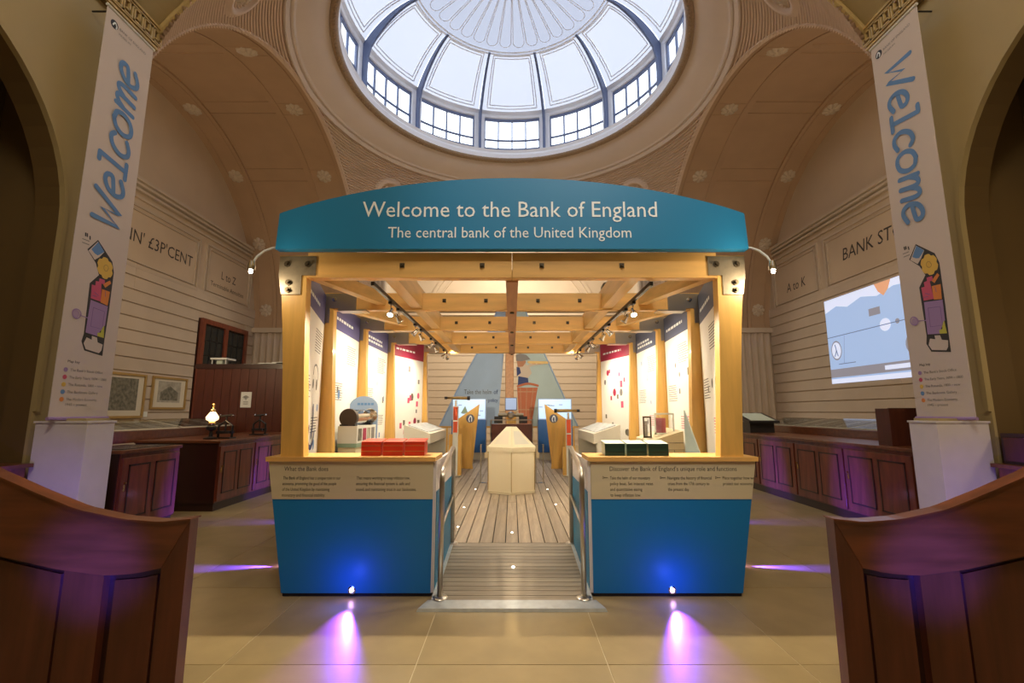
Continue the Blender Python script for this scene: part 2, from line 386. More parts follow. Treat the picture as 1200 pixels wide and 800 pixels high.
# ------------------------------------------------------------------ side bays: outer wall with courses, panels and cornice
def wall_plane(s):       # matrix on the inner face of the outer wall: u to the right as seen from inside
    return plane((s * XW, YC, 0), (0, -s, 0), (0, 0, 1))   # n towards the room
names = {-1: 'left', 1: 'right'}
for s in (-1, 1):
    W = struct(bx('wall_' + names[s], s * XW, s * (XW + 0.3), 5.35, 15.45, 0, 9.6, plaster_lun))
    # courses of boarding
    z = 0.18; k = 0
    while z < 4.55:
        segs = [(5.36, 15.44)]
        if s < 0 and z < 4.0: segs = [(5.36, 12.68)] + ([(15.0, 15.44)])
        for (a, b_) in segs:
            n = 1 if b_ - a < 3 else 2
            for q in range(n):
                ya = a + (b_ - a) * q / n; yb = a + (b_ - a) * (q + 1) / n
                bx('course', s * (XW - 0.035), s * XW, ya, yb, z + 0.012, z + 0.31 - 0.012, plaster, W, bev=0.008)
        z += 0.31
    # framed panels
    for (ya, yb) in ((5.7, 8.05), (8.3, 12.5), (12.75, 15.1)):
        m = B()
        for (o_, w_) in ((0.0, 0.05), (0.13, 0.025)):
            a, b_, c, d = ya + o_, yb - o_, 4.72 + o_, 6.2 - o_
            for bb in ((a, b_, c, c+w_), (a, b_, d-w_, d), (a, a+w_, c+w_, d-w_), (b_-w_, b_, c+w_, d-w_)):
                m.box(min(s*(XW-0.04), s*XW), max(s*(XW-0.04), s*XW), bb[0], bb[1], bb[2], bb[3])
        m.build('panel_moulding', plaster, W)
    # cornice, stepped
    m = B()
    for (p, z0, z1) in ((0.06, 6.34, 6.40), (0.10, 6.50, 6.56), (0.16, 6.60, 6.66), (0.22, 6.68, 6.76), (0.05, 6.82, 6.86)):
        m.box(min(s*(XW-p), s*XW), max(s*(XW-p), s*XW), 5.36, 15.44, z0, z1)
    m.build('cornice', plaster, W)
    M = wall_plane(s)
    if s < 0:   # u = +Y - YC
        text('carved_letters', "ANN' £3P'CENT", M, ink_brown, W, width=2.55, height=0.42, align='RIGHT', xy=(1.85, 5.32), off=0.0)
        text('carved_letters', "L to Z", M, ink_brown, W, width=0.72, height=0.34, align='CENTER', xy=(3.5, 5.36), off=0.0)
        text('carved_letters', "Terminable Annuities", M, ink_brown, W, width=1.65, height=0.20, align='CENTER', xy=(3.5, 5.06), off=0.0)
    else:       # u = YC - Y
        text('carved_letters', "BANK STOCK", M, ink_brown, W, width=2.5, height=0.46, align='LEFT', xy=(-1.42, 5.36), off=0.0, shear=0.15)
        text('carved_letters', "A to K", M, ink_brown, W, width=0.95, height=0.40, align='CENTER', xy=(-3.5, 5.15), off=0.0, shear=0.15)
    # barrel vault of the side bay, with ribs and rosettes
    xa, xb = s * 5.06, s * XW
    def arc(r, a0, a1, n):
        return [(YC + r*math.cos(R(a0 + (a1-a0)*i/n)), ZC + r*math.sin(R(a0 + (a1-a0)*i/n))) for i in range(n+1)]
    def shell(m, r0, r1, x0, x1, a0=0, a1=180, n=64):
        A = arc(r0, a0, a1, n); C = arc(r1, a0, a1, n); vs = []; fs = []
        for (p, q) in zip(A, C):
            vs += [(x0, p[0], p[1]), (x1, p[0], p[1]), (x1, q[0], q[1]), (x0, q[0], q[1])]
        for i in range(n):
            for j in range(4):
                fs.append((i*4+j, i*4+(j+1)%4, (i+1)*4+(j+1)%4, (i+1)*4+j))
        fs += [(0,1,2,3), (n*4, n*4+3, n*4+2, n*4+1)]
        m.add(vs, fs)
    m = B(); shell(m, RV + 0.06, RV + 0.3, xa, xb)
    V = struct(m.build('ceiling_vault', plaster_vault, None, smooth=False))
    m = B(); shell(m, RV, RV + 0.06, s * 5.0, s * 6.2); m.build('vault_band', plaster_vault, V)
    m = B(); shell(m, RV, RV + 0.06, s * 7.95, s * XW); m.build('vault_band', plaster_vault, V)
    m = B(); shell(m, RV - 0.03, RV, s * 5.0, s * 5.12); m.build('arch_fillet', reed_m, V)
    for (x0, x1) in ((5.24, 5.28), (6.02, 6.06), (8.05, 8.09), (8.5, 8.54)):
        m = B(); shell(m, RV - 0.02, RV, s * x0, s * x1); m.build('rib_bead', plaster_vault, V)
    for a in (7, 32, 57, 82, 107, 132, 157):
        for da in (-2.4, 2.0):
            m = B(); shell(m, RV + 0.035, RV + 0.06, s * 6.2, s * 7.95, a + da, a + da + 0.4, 1); m.build('rib_bead', plaster_vault, V)
            m = B(); shell(m, RV - 0.012, RV, s * 5.28, s * 6.02, a + da, a + da + 0.4, 1); m.build('rib_bead', plaster_vault, V)
    # rosette: petals round a boss
    def rosette(parent, c, nrm, r=0.2, mt=None):
        nrm = Vector(nrm).normalized(); q = nrm.to_track_quat('Z', 'Y').to_matrix().to_4x4(); q.translation = Vector(c)
        b = B(); n = 64; prof = [(0.0, .42), (.22, .40), (.32, .22), (.42, .26), (.7, .22), (.95, .08), (1.0, 0.0)]
        vs = []
        for (pr, pz) in prof:
            for j in range(n):
                th = 2*PI*j/n; lob = abs(math.cos(4*th)) ** 0.6
                k = 1.0 if pr < 0.4 else (0.80 + 0.2 * lob)
                zz = pz * (1.0 if pr < 0.4 else 0.5 + 0.5 * lob)
                vs.append(q @ Vector((r*pr*k*math.cos(th), r*pr*k*math.sin(th), r*zz)))
        fs = [(i*n+j, i*n+(j+1)%n, (i+1)*n+(j+1)%n, (i+1)*n+j) for i in range(len(prof)-1) for j in range(n)]
        b.add(vs, fs); return b.build('rosette', mt or reed_m, parent)
    for a in (7, 32, 57, 82, 107, 132, 157):
        for x_ in (5.65, 8.3):
            rr = RV - 0.0
            rosette(V, (s*x_, YC + rr*math.cos(R(a)), ZC + rr*math.sin(R(a))), (0, -math.cos(R(a)), -math.sin(R(a))), 0.22, plaster)
    # end walls of the side bay below the springing
    F = struct(bx('wall_far_' + names[s], s * 5.0, s * XW, 15.45, 15.75, 0, ZC, plaster))
    m = B(); x = 5.05
    while x < XW - 0.1:
        if s < 0: xa_, xb_ = -x - 0.16, -x
        else: xa_, xb_ = x, x + 0.16
        m.add([(xa_ + (xb_-xa_)*i/6, 15.45 - 0.075*math.sin(PI*i/6), zz) for zz in (0.35, ZC - 0.1) for i in range(7)],
              [(i, i+1, i+8, i+7) for i in range(6)])
        x += 0.215
    stuff(m.build('reeding', plaster, F))
    bx('pilaster_cap', s * 5.0, s * XW, 15.3, 15.45, ZC - 0.16, ZC, plaster, F)
    bx('pilaster_base', s * 5.0, s * XW, 15.32, 15.45, 0, 0.32, plaster, F)
    struct(bx('wall_near_' + names[s], s * 5.3, s * XW, 5.05, 5.35, 0, ZC, plaster))

# ------------------------------------------------------------------ near bay: side walls with an arched recess
for s in (-1, 1):
    pts = [(-3, 0), (0.92, 0), (0.92, 3.5)]
    pts += [(2.92 - 2*math.cos(R(a)), 3.5 + 2*math.sin(R(a))) for a in range(6, 180, 6)]
    pts += [(4.92, 3.5), (4.92, 0), (5.38, 0), (5.38, 9.6), (-3, 9.6)]
    M = plane((s * 5.0, 0, 0), (0, 1, 0), (0, 0, 1))
    m = B(); m.prism(pts, M, 0.03 * s)
    Wn = struct(m.build('wall_near_bay_' + names[s], plaster_near))
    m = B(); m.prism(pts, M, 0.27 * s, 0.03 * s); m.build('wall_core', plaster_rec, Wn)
    m = B()
    A = [(0.92, 1.45)] + [(2.92 - 2.0*math.cos(R(a)), 3.5 + 2.0*math.sin(R(a))) for a in range(0, 181, 6)] + [(4.92, 1.45)]
    A2 = [(0.87, 1.45)] + [(2.92 - 2.05*math.cos(R(a)), 3.5 + 2.05*math.sin(R(a))) for a in range(0, 181, 6)] + [(4.97, 1.45)]
    for i in range(len(A) - 1):
        for (P_, Q_, d_) in ((A, A2, 0.02),):
            q4 = [P_[i], P_[i+1], Q_[i+1], Q_[i]]
            m.prism(q4, M, -s * 0.03)
    m.build('arch_moulding', plaster_near, Wn)
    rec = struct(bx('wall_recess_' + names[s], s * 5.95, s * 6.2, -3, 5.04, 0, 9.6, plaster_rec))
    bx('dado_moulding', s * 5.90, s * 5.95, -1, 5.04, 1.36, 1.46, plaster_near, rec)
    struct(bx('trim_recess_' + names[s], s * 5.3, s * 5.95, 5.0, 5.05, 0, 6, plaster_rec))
    # fret band at the top of the pier
    kb = thing('pier_fret_band', 'gilded key-pattern band at the top of the %s front pier' % names[s], 'moulding', (s*4.97, 5.3, 6.38))
    bx('ground', s * 4.93, s * 5.0, 4.85, 5.8, 6.38, 6.74, gilt_dark, kb)
    m = B(); X0, X1 = sorted((s * 4.90, s * 4.93))
    for (z0, z1) in ((6.38, 6.41), (6.44, 6.455), (6.665, 6.68), (6.71, 6.74)): m.box(X0, X1, 4.85, 5.8, z0, z1)
    m.build('bead', gilt, kb)
    m = B(); u = 4.87
    while u < 5.7:
        for (a, b_, c, d) in ((0, .13, .0, .022), (.0, .02, .0, .19), (.0, .10, .17, .19), (.085, .105, .06, .19), (.04, .105, .055, .075), (.13, .15, 0, .19), (.13, .165, .17, .19)):
            m.box(X0, X1, u + a, u + b_, 6.465 + c, 6.465 + d)
        u += 0.165
    m.build('key_pattern', gilt, kb)
# transverse arch over the front of the domed bay, coffered with lozenges
def transverse(y0, y1, nm):
    m = B(); n = 40; Rr, zc = 6.1, 3.2; a0 = math.acos(5.0/Rr)
    A = [(Rr*math.cos(PI - a0 - (PI - 2*a0)*i/n), zc + Rr*math.sin(PI - a0 - (PI-2*a0)*i/n)) for i in range(n+1)]
    pts = A + [(5.0, 9.75), (-5.0, 9.75)]
    m.prism(pts, plane((0, y1, 0), (1,0,0), (0,0,1)), y1 - y0)
    o = struct(m.build(nm, gilt if False else plaster_near))
    mb = B()
    for i in range(0, n, 1):
        a = PI - a0 - (PI-2*a0)*(i+0.0)/n
        for yy in (y0 + 0.03, y1 - 0.09):
            c0, c1 = A[i], A[i+1]
            mb.hexa([(c0[0]*0.995, yy, c0[1]-0.04), (c1[0]*0.995, yy, c1[1]-0.04), (c1[0], yy, c1[1]), (c0[0], yy, c0[1])],
                    [(c0[0]*0.995, yy+0.06, c0[1]-0.04), (c1[0]*0.995, yy+0.06, c1[1]-0.04), (c1[0], yy+0.06, c1[1]), (c0[0], yy+0.06, c0[1])])
    mb.build('soffit_bead', gilt, o)
    if y0 < 10:
        for side in (range(0, 8), range(n-8, n)):
            mq = B()
            for i in side:
                c0, c1 = A[i], A[i+1]
                mq.hexa([(c0[0], y1, c0[1]), (c1[0], y1, c1[1]), (c1[0], y1+0.46, c1[1]), (c0[0], y1+0.46, c0[1])],
                        [(c0[0], y1, c0[1]+0.3), (c1[0], y1, c1[1]+0.3), (c1[0], y1+0.46, c1[1]+0.3), (c0[0], y1+0.46, c0[1]+0.3)])
            mq.build('soffit_extension', plaster_near, o)
            B().tube([(A[i][0]*0.996, y1 + 0.47, A[i][1] - 0.02) for i in list(side) + [side[-1]+1]], 0.045, 8).build('edge_bead', gilt, o)
    # lozenges
    ym = (y0 + y1)/2; hw = (y1 - y0)/2 - 0.1
    for i in range(1, n-1, 4):
        for k_, w_ in ((1.0, 0.035), (0.72, 0.03)):
            P_ = []
            for (di, dy) in ((0, 0), (2*k_, hw*k_), (0, 0), (-2*k_, hw*k_)): pass
            def sp(t, yy, off=0.0):
                a = PI - a0 - (PI-2*a0)*t/n; return Vector(((Rr-off)*math.cos(a), yy, zc + (Rr-off)*math.sin(a)))
            cs = [(i+2 - 1.9*k_, ym), (i+2, ym + hw*k_), (i+2 + 1.9*k_, ym), (i+2, ym - hw*k_)]
            mm = B()
            for q in range(4):
                a, b_ = cs[q], cs[(q+1) % 4]
                mm.tube([sp(a[0], a[1], 0.01), sp((a[0]+b_[0])/2, (a[1]+b_[1])/2, 0.01), sp(b_[0], b_[1], 0.01)], w_, 6)
            mm.build('lozenge_moulding', gilt, o)
        rosette(o, sp(i+2, ym, 0.0), sp(i+2, ym, 1.0) - sp(i+2, ym, 0.0), 0.12, gilt)
    return o
transverse(4.72, 5.36, 'trim_1')
transverse(15.44, 15.75, 'trim_2')
struct(bx('ceiling_near', -6.2, 6.2, -3, 4.72, 9.6, 9.75, plaster_near))
struct(bx('wall_back', -6.2, 6.2, -3.2, -3, 0, 9.75, plaster_near))

# ------------------------------------------------------------------ rear bay
RB = struct(bx('wall_front', -6.0, 6.0, 20.8, 21.1, 0, 9.75, plaster_lun))
z = 0.18
while z < 5.45:
    for (a, b_) in ((-5.0, -0.01), (0.01, 5.0)):
        bx('course', a, b_, 20.765, 20.8, z + 0.012, z + 0.298, plaster_lun, RB, bev=0.008)
    z += 0.31
m = B()
for (p, z0, z1) in ((0.06, 5.6, 5.68), (0.14, 5.74, 5.84), (0.22, 5.9, 6.02)): m.box(-5, 5, 20.8 - p, 20.8, z0, z1)
m.build('cornice', plaster_lun, RB)
m = B()
for (r0, r1) in ((3.9, 4.05), (3.6, 3.66)):
    n = 32
    for i in range(n):
        a, b_ = PI*i/n, PI*(i+1)/n
        m.prism([(r0*math.cos(a), 5.0 + r0*math.sin(a)), (r1*math.cos(a), 5.0 + r1*math.sin(a)), (r1*math.cos(b_), 5.0 + r1*math.sin(b_)), (r0*math.cos(b_), 5.0 + r0*math.sin(b_))], XZ(20.8), 0.1)
m.build('arch_moulding', plaster_lun, RB)
for s in (-1, 1):
    o = struct(bx('wall_rear_bay_' + names[s], s*5.0, s*5.3, 15.45, 20.8, 0, 9.75, plaster_lun))
    z = 0.18
    while z < 5.4:
        bx('course', s*4.965, s*5.0, 15.75, 20.76, z + 0.012, z + 0.298, plaster_lun, o)
        z += 0.62
    # reeded pilaster on the far pier
    m = B()
    for k in range(5):
        x = s*(4.98 - 0.14*k)
        m.tube([(x, 15.70, 0.4), (x, 15.70, 7.0)], 0.055, 8)
    P = struct(bx('trim_pier_' + names[s], s*4.36, s*5.0, 15.72, 16.2, 0, 7.2, plaster))
    stuff(m.build('reeding', plaster, P))
struct(bx('ceiling_rear', -6.0, 6.0, 15.7, 21.1, 9.75, 9.9, plaster_lun))

# ------------------------------------------------------------------ pendentives, ring and lantern
RS = RV * math.sqrt(2)
m = B(); rows = []
NR = 80; zt = 0.0
for k in range(NR * 4 + 1):
    ph = (PI/4) * k / (NR*4)              # elevation on the sphere
    reed = (0.0, 0.0, 0.045, 0.055)[k % 4]
    rr = RS - reed
    rows.append((max(RV, rr * math.cos(ph)), rr * math.sin(ph), max(RV, rr*math.cos(ph))))
NQ = 20
for q in range(4):
    vs = []
    for (rho, zz, rn) in rows:
        lo = math.acos(min(1, RV / rn)); hi = PI/2 - lo
        for j in range(NQ + 1):
            th = q*PI/2 + lo + (hi-lo)*j/NQ
            vs.append((rho*math.cos(th), YC + rho*math.sin(th), ZC + zz))
    w = NQ + 1
    m.add(vs, [(i*w+j, i*w+j+1, (i+1)*w+j+1, (i+1)*w+j) for i in range(len(rows)-1) for j in range(NQ)])
def keep(f):
    n_ = len(f); cx_ = sum(m.v[i][0] for i in f)/n_; cy_ = sum(m.v[i][1] for i in f)/n_
    return not ((cy_ < 5.80 or cy_ > 2*YC - 5.36) and abs(cx_) > 3.4 and cy_ < 10)
m.f = [f for f in m.f if keep(f)]
PEN = struct(m.build('ceiling_pendentives', reed_m))
def roundel(c):
    c = Vector(c); ctr = Vector((0, YC, ZC)); n = (ctr - c).normalized()
    q = n.to_track_quat('Z', 'Y').to_matrix().to_4x4(); q.translation = c
    b = B().lathe([(0.0, 0.03), (0.30, 0.03), (0.33, 0.10), (0.40, 0.11), (0.43, 0.06), (0.50, 0.06), (0.53, -0.05)], n=40, M=q)
    o = b.build('roundel', reed_m, PEN, smooth=True)
    rosette(PEN, c + n*0.04, n, 0.25, plaster)
for s in (-1, 1):
    roundel((s*4.55, 6.95, ZC + math.sqrt(RS**2 - 4.55**2 - 3.45**2) ))
    roundel((s*4.05, 14.4, ZC + math.sqrt(RS**2 - 4.05**2 - 4.0**2)))
ZR = ZC + RV
m = B().lathe([(5.06, ZR-0.02), (5.0, ZR-0.06), (4.93, ZR), (4.93, ZR+0.05), (4.86, ZR+0.03), (4.82, ZR+0.07)], (0, YC, 0), 96)
RG = struct(m.build('ceiling_ring', ring_m, smooth=False))
B().lathe([(4.82, ZR+0.07), (4.6, ZR+0.16), (4.35, ZR+0.30), (4.2, ZR+0.45)], (0, YC, 0), 96).build('cove', ring_m, RG, smooth=True)
m = B()
for k in range(5):
    a = 2*PI/96
prof = []
for k in range(9):
    a = PI*k/8; prof.append((4.2 - 0.09*(1-math.cos(a)), ZR + 0.45 + 0.05*k/8 - 0.07*math.sin(a)))
B().lathe(prof, (0, YC, 0), 128).build('bead_moulding', bead_m, RG, smooth=True)
for k in range(180):
    pass
m = B()
for k in range(240):
    a = 2*PI*k/240; c = (4.11*math.cos(a), YC + 4.11*math.sin(a), ZR + 0.40)
    d = 0.032
    m.add([(c[0]-d, c[1], c[2]), (c[0]+d, c[1], c[2]), (c[0], c[1]-d, c[2]), (c[0], c[1]+d, c[2]), (c[0], c[1], c[2]-d), (c[0], c[1], c[2]+d)],
          [(0,2,4), (2,1,4), (1,3,4), (3,0,4), (2,0,5), (1,2,5), (3,1,5), (0,3,5)])
stuff(m.build('bead_row', bead_m, RG))
B().lathe([(4.02, ZR+0.50), (4.0, ZR+0.62), (4.04, ZR+0.70), (4.0, ZR+0.78), (4.2, ZR+0.82), (4.36, ZR+0.84)], (0, YC, 0), 96).build('white_rim', lantern_white, RG, smooth=False)

LN = struct(B().lathe([(4.36, 10.05), (4.36, 10.22)], (0, YC, 0), 96).build('ceiling_lantern', lantern_white))
B().lathe([(4.36, 11.30), (4.25, 11.34), (4.22, 11.42), (4.28, 11.46), (4.16, 11.52)], (0, YC, 0), 96).build('lantern_cornice', lantern_white, LN)
def dome_r(t):    # curve of the lantern roof, t from 0 (cornice) to 1 (edge of the shell)
    a = t * 1.0
    return (4.16 - 1.46*(a**1.15), 11.52 + 0.95*(1-(1-a)**1.6))
# roof panels between the ribs
for b_ in range(12):
    th0 = R(b_*30 + 15.6); th1 = R(b_*30 + 44.4)
    m = B().lathe([dome_r(t/10) for t in range(11)], (0, YC, 0), 8, a0=th0, a1=th1)
    m.build('roof_panel', shell_m, LN, smooth=True)
    mm = B()
    for (ta, tb) in ((0.05, 0.05), (0.95, 0.95), (0.10, 0.10), (0.90, 0.90)):
        r_, z_ = dome_r(ta); ins = 0.0 if ta in (0.05, 0.95) else 1.0
        pts = [((r_-0.015)*math.cos(th0 + (th1-th0)*(0.09+ins*0.04 + (0.82-0.08*ins)*j/8)), YC + (r_-0.015)*math.sin(th0 + (th1-th0)*(0.09+ins*0.04 + (0.82-0.08*ins)*j/8)), z_-0.015) for j in range(9)]
        mm.tube(pts, 0.018, 5)
    for (fa, t0, t1) in ((0.09, 0.05, 0.95), (0.91, 0.05, 0.95), (0.13, 0.10, 0.90), (0.87, 0.10, 0.90)):
        th = th0 + (th1-th0)*fa; pts = []
        for j in range(9):
            r_, z_ = dome_r(t0 + (t1-t0)*j/8); pts.append(((r_-0.015)*math.cos(th), YC + (r_-0.015)*math.sin(th), z_-0.015))
        mm.tube(pts, 0.018, 5)
    mm.build('panel_bead', lantern_white, LN)
# ribs and window piers
for b_ in range(12):
    th = R(b_*30 + 15); ct, st = math.cos(th), math.sin(th)
    def rp(r, z, w): return Vector((r*ct - w*st, YC + r*st + w*ct, z))
    prof = [(4.06, 10.10)] + [(4.08, 10.6), (4.06, 11.0), (3.98, 11.30)] + [(dome_r(t/8)[0] - 0.16*(1-t/8) - 0.06, dome_r(t/8)[1] - 0.14*(1-t/8) - 0.05) for t in range(1, 9)]
    prof2 = [(4.20, 10.10), (4.22, 10.6), (4.24, 11.0), (4.24, 11.40)] + [(dome_r(t/8)[0] - 0.01, dome_r(t/8)[1] - 0.01) for t in range(1, 9)]
    m = B(); w = 0.032
    for i in range(len(prof)-1):
        m.hexa([rp(*prof[i], -w), rp(*prof[i+1], -w), rp(*prof2[i+1], -w), rp(*prof2[i], -w)], [rp(*prof[i], w), rp(*prof[i+1], w), rp(*prof2[i+1], w), rp(*prof2[i], w)])
    m.build('rib', steel_blue, LN)
    m = B(); w = 0.17
    m.hexa([rp(4.22, 10.06, -w), rp(4.22, 10.06, w), rp(4.40, 10.06, w), rp(4.40, 10.06, -w)], [rp(4.22, 11.4, -w), rp(4.22, 11.4, w), rp(4.40, 11.4, w), rp(4.40, 11.4, -w)])
    m.build('pier', lantern_white, LN)
wf = pn = None
for b_ in range(12):
    if wf is None:
        th0, th1 = R(2.6), R(27.4)
        m = B()
        def ar(r0, r1, a0, a1, z0, z1, mm, n=8):
            for j in range(n):
                a, c = a0 + (a1-a0)*j/n, a0 + (a1-a0)*(j+1)/n
                mm.hexa([(r0*math.cos(a), r0*math.sin(a), z0), (r1*math.cos(a), r1*math.sin(a), z0), (r1*math.cos(c), r1*math.sin(c), z0), (r0*math.cos(c), r0*math.sin(c), z0)],
                        [(r0*math.cos(a), r0*math.sin(a), z1), (r1*math.cos(a), r1*math.sin(a), z1), (r1*math.cos(c), r1*math.sin(c), z1), (r0*math.cos(c), r0*math.sin(c), z1)])
        for (z0, z1) in ((10.20, 10.25), (10.52, 10.56), (11.24, 11.31)): ar(4.28, 4.34, th0, th1, z0, z1, m)
        for k in range(5):
            a = th0 + (th1-th0)*k/4; ar(4.28, 4.34, a-R(0.28), a+R(0.28), 10.2, 11.3, m, 1)
        me_v, me_f = m.v, m.f
        me = bpy.data.meshes.new('window_frame'); me.from_pydata(me_v, [], me_f); me.materials.append(steel_blue)
        panes = []
        for k in range(4):
            for (z0, z1) in ((10.25, 10.52), (10.56, 11.24)):
                mm = B(); ar(4.305, 4.312, th0 + (th1-th0)*k/4 + R(.28), th0 + (th1-th0)*(k+1)/4 - R(.28), z0, z1, mm, 1)
                p = bpy.data.meshes.new('pane'); p.from_pydata(mm.v, [], mm.f); p.materials.append(win_glass); panes.append(p)
        wf = me
    o = bpy.data.objects.new('window_%d' % (b_+1), wf); COL.objects.link(o); o.location = (0, YC, 0)
    o.rotation_euler = (0, 0, R(30*b_ + 15)); struct(o)
    for p in panes:
        c = bpy.data.objects.new('pane', p); COL.objects.link(c); c.parent = o
# fluted shell over the middle
m = B(); n = 288; prof = []
for i in range(15):
    t = i/14; prof.append(2.70 - 2.15*t)
vs = []
for i, r_ in enumerate(prof):
    t = i/14
    for j in range(n):
        th = 2*PI*j/n; lob = abs(math.sin(18*th))
        depth = 0.0 if i < 2 else 0.16*min(1, (i-1)/1.5*lob)*(1-t*0.55)*(lob**0.35)
        zz = 12.47 + 0.30*math.sin(t*PI/2) + depth
        vs.append((r_*math.cos(th), YC + r_*math.sin(th), zz - depth))
m.add(vs, [(i*n+j, i*n+(j+1)%n, (i+1)*n+(j+1)%n, (i+1)*n+j) for i in range(14) for j in range(n)])
m.build('fluted_shell', shell2_m, LN, smooth=True)
for j in range(36):
    th = 2*PI*(j+0.5)/36; hw = 2*PI/36*0.42
    def fp(r_, a): return (r_*math.cos(th+a), YC + r_*math.sin(th+a), 12.47 + 0.30*math.sin((2.70-r_)/2.15*PI/2) - 0.015)
    pts = [fp(0.62, -hw)] + [fp(0.62 + 1.68*q/5, -hw) for q in range(1, 6)]
    pts += [fp(2.30 + 0.17*math.sin(PI*q/8), -hw*math.cos(PI*q/8)) for q in range(1, 8)]
    pts += [fp(2.30 - 1.68*q/5, hw) for q in range(0, 6)]
    B().tube(pts, 0.013, 4).build('flute_bead', lantern_white, LN)
for rr_, z_ in ((2.72, 12.45), (2.62, 12.46)):
    B().tube([(rr_*math.cos(2*PI*j/64), YC + rr_*math.sin(2*PI*j/64), z_) for j in range(65)], 0.025, 6).build('shell_bead', ink_grey if False else lantern_white, LN)
B().lathe([(0.56, 12.76), (0.50, 12.68), (0.3, 12.66), (0.0, 12.66)], (0, YC, 0), 32).build('centre_boss', plate_m, LN)

# ------------------------------------------------------------------ doorway in the left wall
D = struct(bx('door_1', -XW, -XW + 0.06, 12.72, 14.95, 0, 4.02, mahog_dark))
m = B()
for (a, b_, c, d) in ((12.72, 12.86, 0, 4.02), (14.81, 14.95, 0, 4.02), (13.76, 13.91, 0, 3.88), (12.86, 14.81, 3.88, 4.02)):
    m.box(-XW + 0.06, -XW + 0.14, a, b_, c, d)
m.build('door_frame', mahog, D)
for (a, b_) in ((12.9, 13.73), (13.94, 14.78)):
    lf = bx('door_leaf', -XW + 0.06, -XW + 0.085, a, b_, 2.2, 3.84, dark_glass, D)
    m = B()
    for k in range(4):
        y = a + (b_-a)*k/3; m.box(-XW + 0.085, -XW + 0.10, y-0.012, y+0.012, 2.2, 3.84)
    for k in range(5): m.box(-XW + 0.085, -XW + 0.10, a, b_, 2.2 + 0.41*k - 0.01, 2.2 + 0.41*k + 0.01)
    m.build('glazing_bar', black, lf)

# ------------------------------------------------------------------ pavilion: timber frames
DZ = 0.14
FY = [3.94, 5.25, 6.60, 7.95, 9.25]
FI = [1.79, 2.05, 2.09, 2.04, 1.71]       # inner half-width at the top of each frame
SIDE = {-1: 'left', 1: 'right'}
TP = thing('timber_pavilion', 'open pavilion of golden birch-ply posts and beams standing on the plank deck', 'pavilion', (0, 6.6, 0))
for k, (y, xi) in enumerate(zip(FY, FI)):
    y1 = y + 0.095
    zb = 1.08 if k == 0 else DZ
    for s in (-1, 1):
        def ox(z): return xi + 0.245 - (2.8 - z) * 0.075
        def ix(z): return xi - 0.005 - 0.045*(2.6 - z)
        zs = [zb, 1.3, 1.8, 2.2, 2.6, 2.80]
        out = [(s * (ox(z) - 0.02*math.sin((z-zb)/(2.8-zb)*PI)), z) for z in zs]
        inn = [(s * (ix(min(z, 2.6)) + 0.012*math.sin((z-zb)/(2.8-zb)*PI)), z) for z in zs[:-1]] + [(s*xi*0.998, 2.80)]
        m = B()
        for i in range(len(zs)-1):
            q = [out[i], inn[i], inn[i+1], out[i+1]]
            m.prism(q, XZ(y1), y1 - y)
        post = m.build('post', ply, TP, merge=True)
        # halves of the cross beam
        m = B().box(min(s*0.0015, s*(xi - 0.0)), max(s*0.0015, s*(xi - 0.0)), y, y1, 2.60, 2.828 if k == 0 else 2.80)
        beam = m.build('cross_beam', ply_h, TP, bev=0.004)
        for xb in ((0.26, 0.96) if k == 0 else (0.30, 0.78) if k == 1 else (0.32, 0.80)):
            b = B().box(s*xb-0.02, s*xb+0.02, y-0.008, y, 2.69, 2.73); b.lathe([(0.0, 0.022), (0.012, 0.022), (0.012, 0.0)], n=6, M=plane((s*xb, y-0.008, 2.71), (1,0,0), (0,0,1)))
            b.build('bolt', bolt_m, beam)
        # corner bracket, an L of steel plate
        a = xi + 0.245 - 0.005
        t = 0.010
        z0, z1, z2 = 2.45, 2.62, 2.79
        L_ = [(s*a, z2), (s*(a-0.32), z2), (s*(a-0.32), z1), (s*(a-0.20), z1), (s*(a-0.20), z0), (s*(a-0.03), z0)]
        m = B()
        m.prism([(s*a, z2), (s*(a-0.32), z2), (s*(a-0.32), z1), (s*a, z1)], XZ(y), t)
        m.prism([(s*a, z1), (s*(a-0.20), z1), (s*(a-0.20), z0), (s*(a-0.03), z0)], XZ(y), t)
        if k > 0:
            m.box(min(s*(a-0.62), s*(a-0.30)), max(s*(a-0.62), s*(a-0.30)), y - 0.03, y1 + 0.03, 2.585, 2.60)
            m.prism([(s*(a-0.30), 2.79), (s*(a-0.50), 2.79), (s*(a-0.50), 2.60), (s*(a-0.30), 2.60)], XZ(y), 0.02)
        br = m.build('corner_bracket', plate_m if k == 0 else plate_b, TP)
        for (bx_, bz_) in ((a-0.07, 2.72), (a-0.25, 2.72), (a-0.09, 2.555), (a-0.09, 2.49)):
            B().lathe([(0.0, 0.03), (0.014, 0.03), (0.014, 0.008), (0.028, 0.008), (0.028, 0)], n=8, M=plane((s*bx_, y - t, bz_), (1,0,0), (0,0,1))).build('bolt', chrome if k else bolt_m, br)
for s in (-1, 1):
    X0, X1 = sorted((s*1.03, s*1.15))
    bx('long_beam', X0, X1, FY[0] + 0.095, FY[4], 2.62, 2.84, ply_y, TP)
bx('spine_beam', -0.055, 0.055, FY[0] + 0.095, FY[4] + 0.1, 2.585, 2.70, spine_m, TP)
for y in FY[1:]:
    B().lathe([(0, -0.02), (0.025, -0.02), (0.025, 0)], (0, y + 0.045, 2.585), 8).build('bolt', bolt_m, TP)
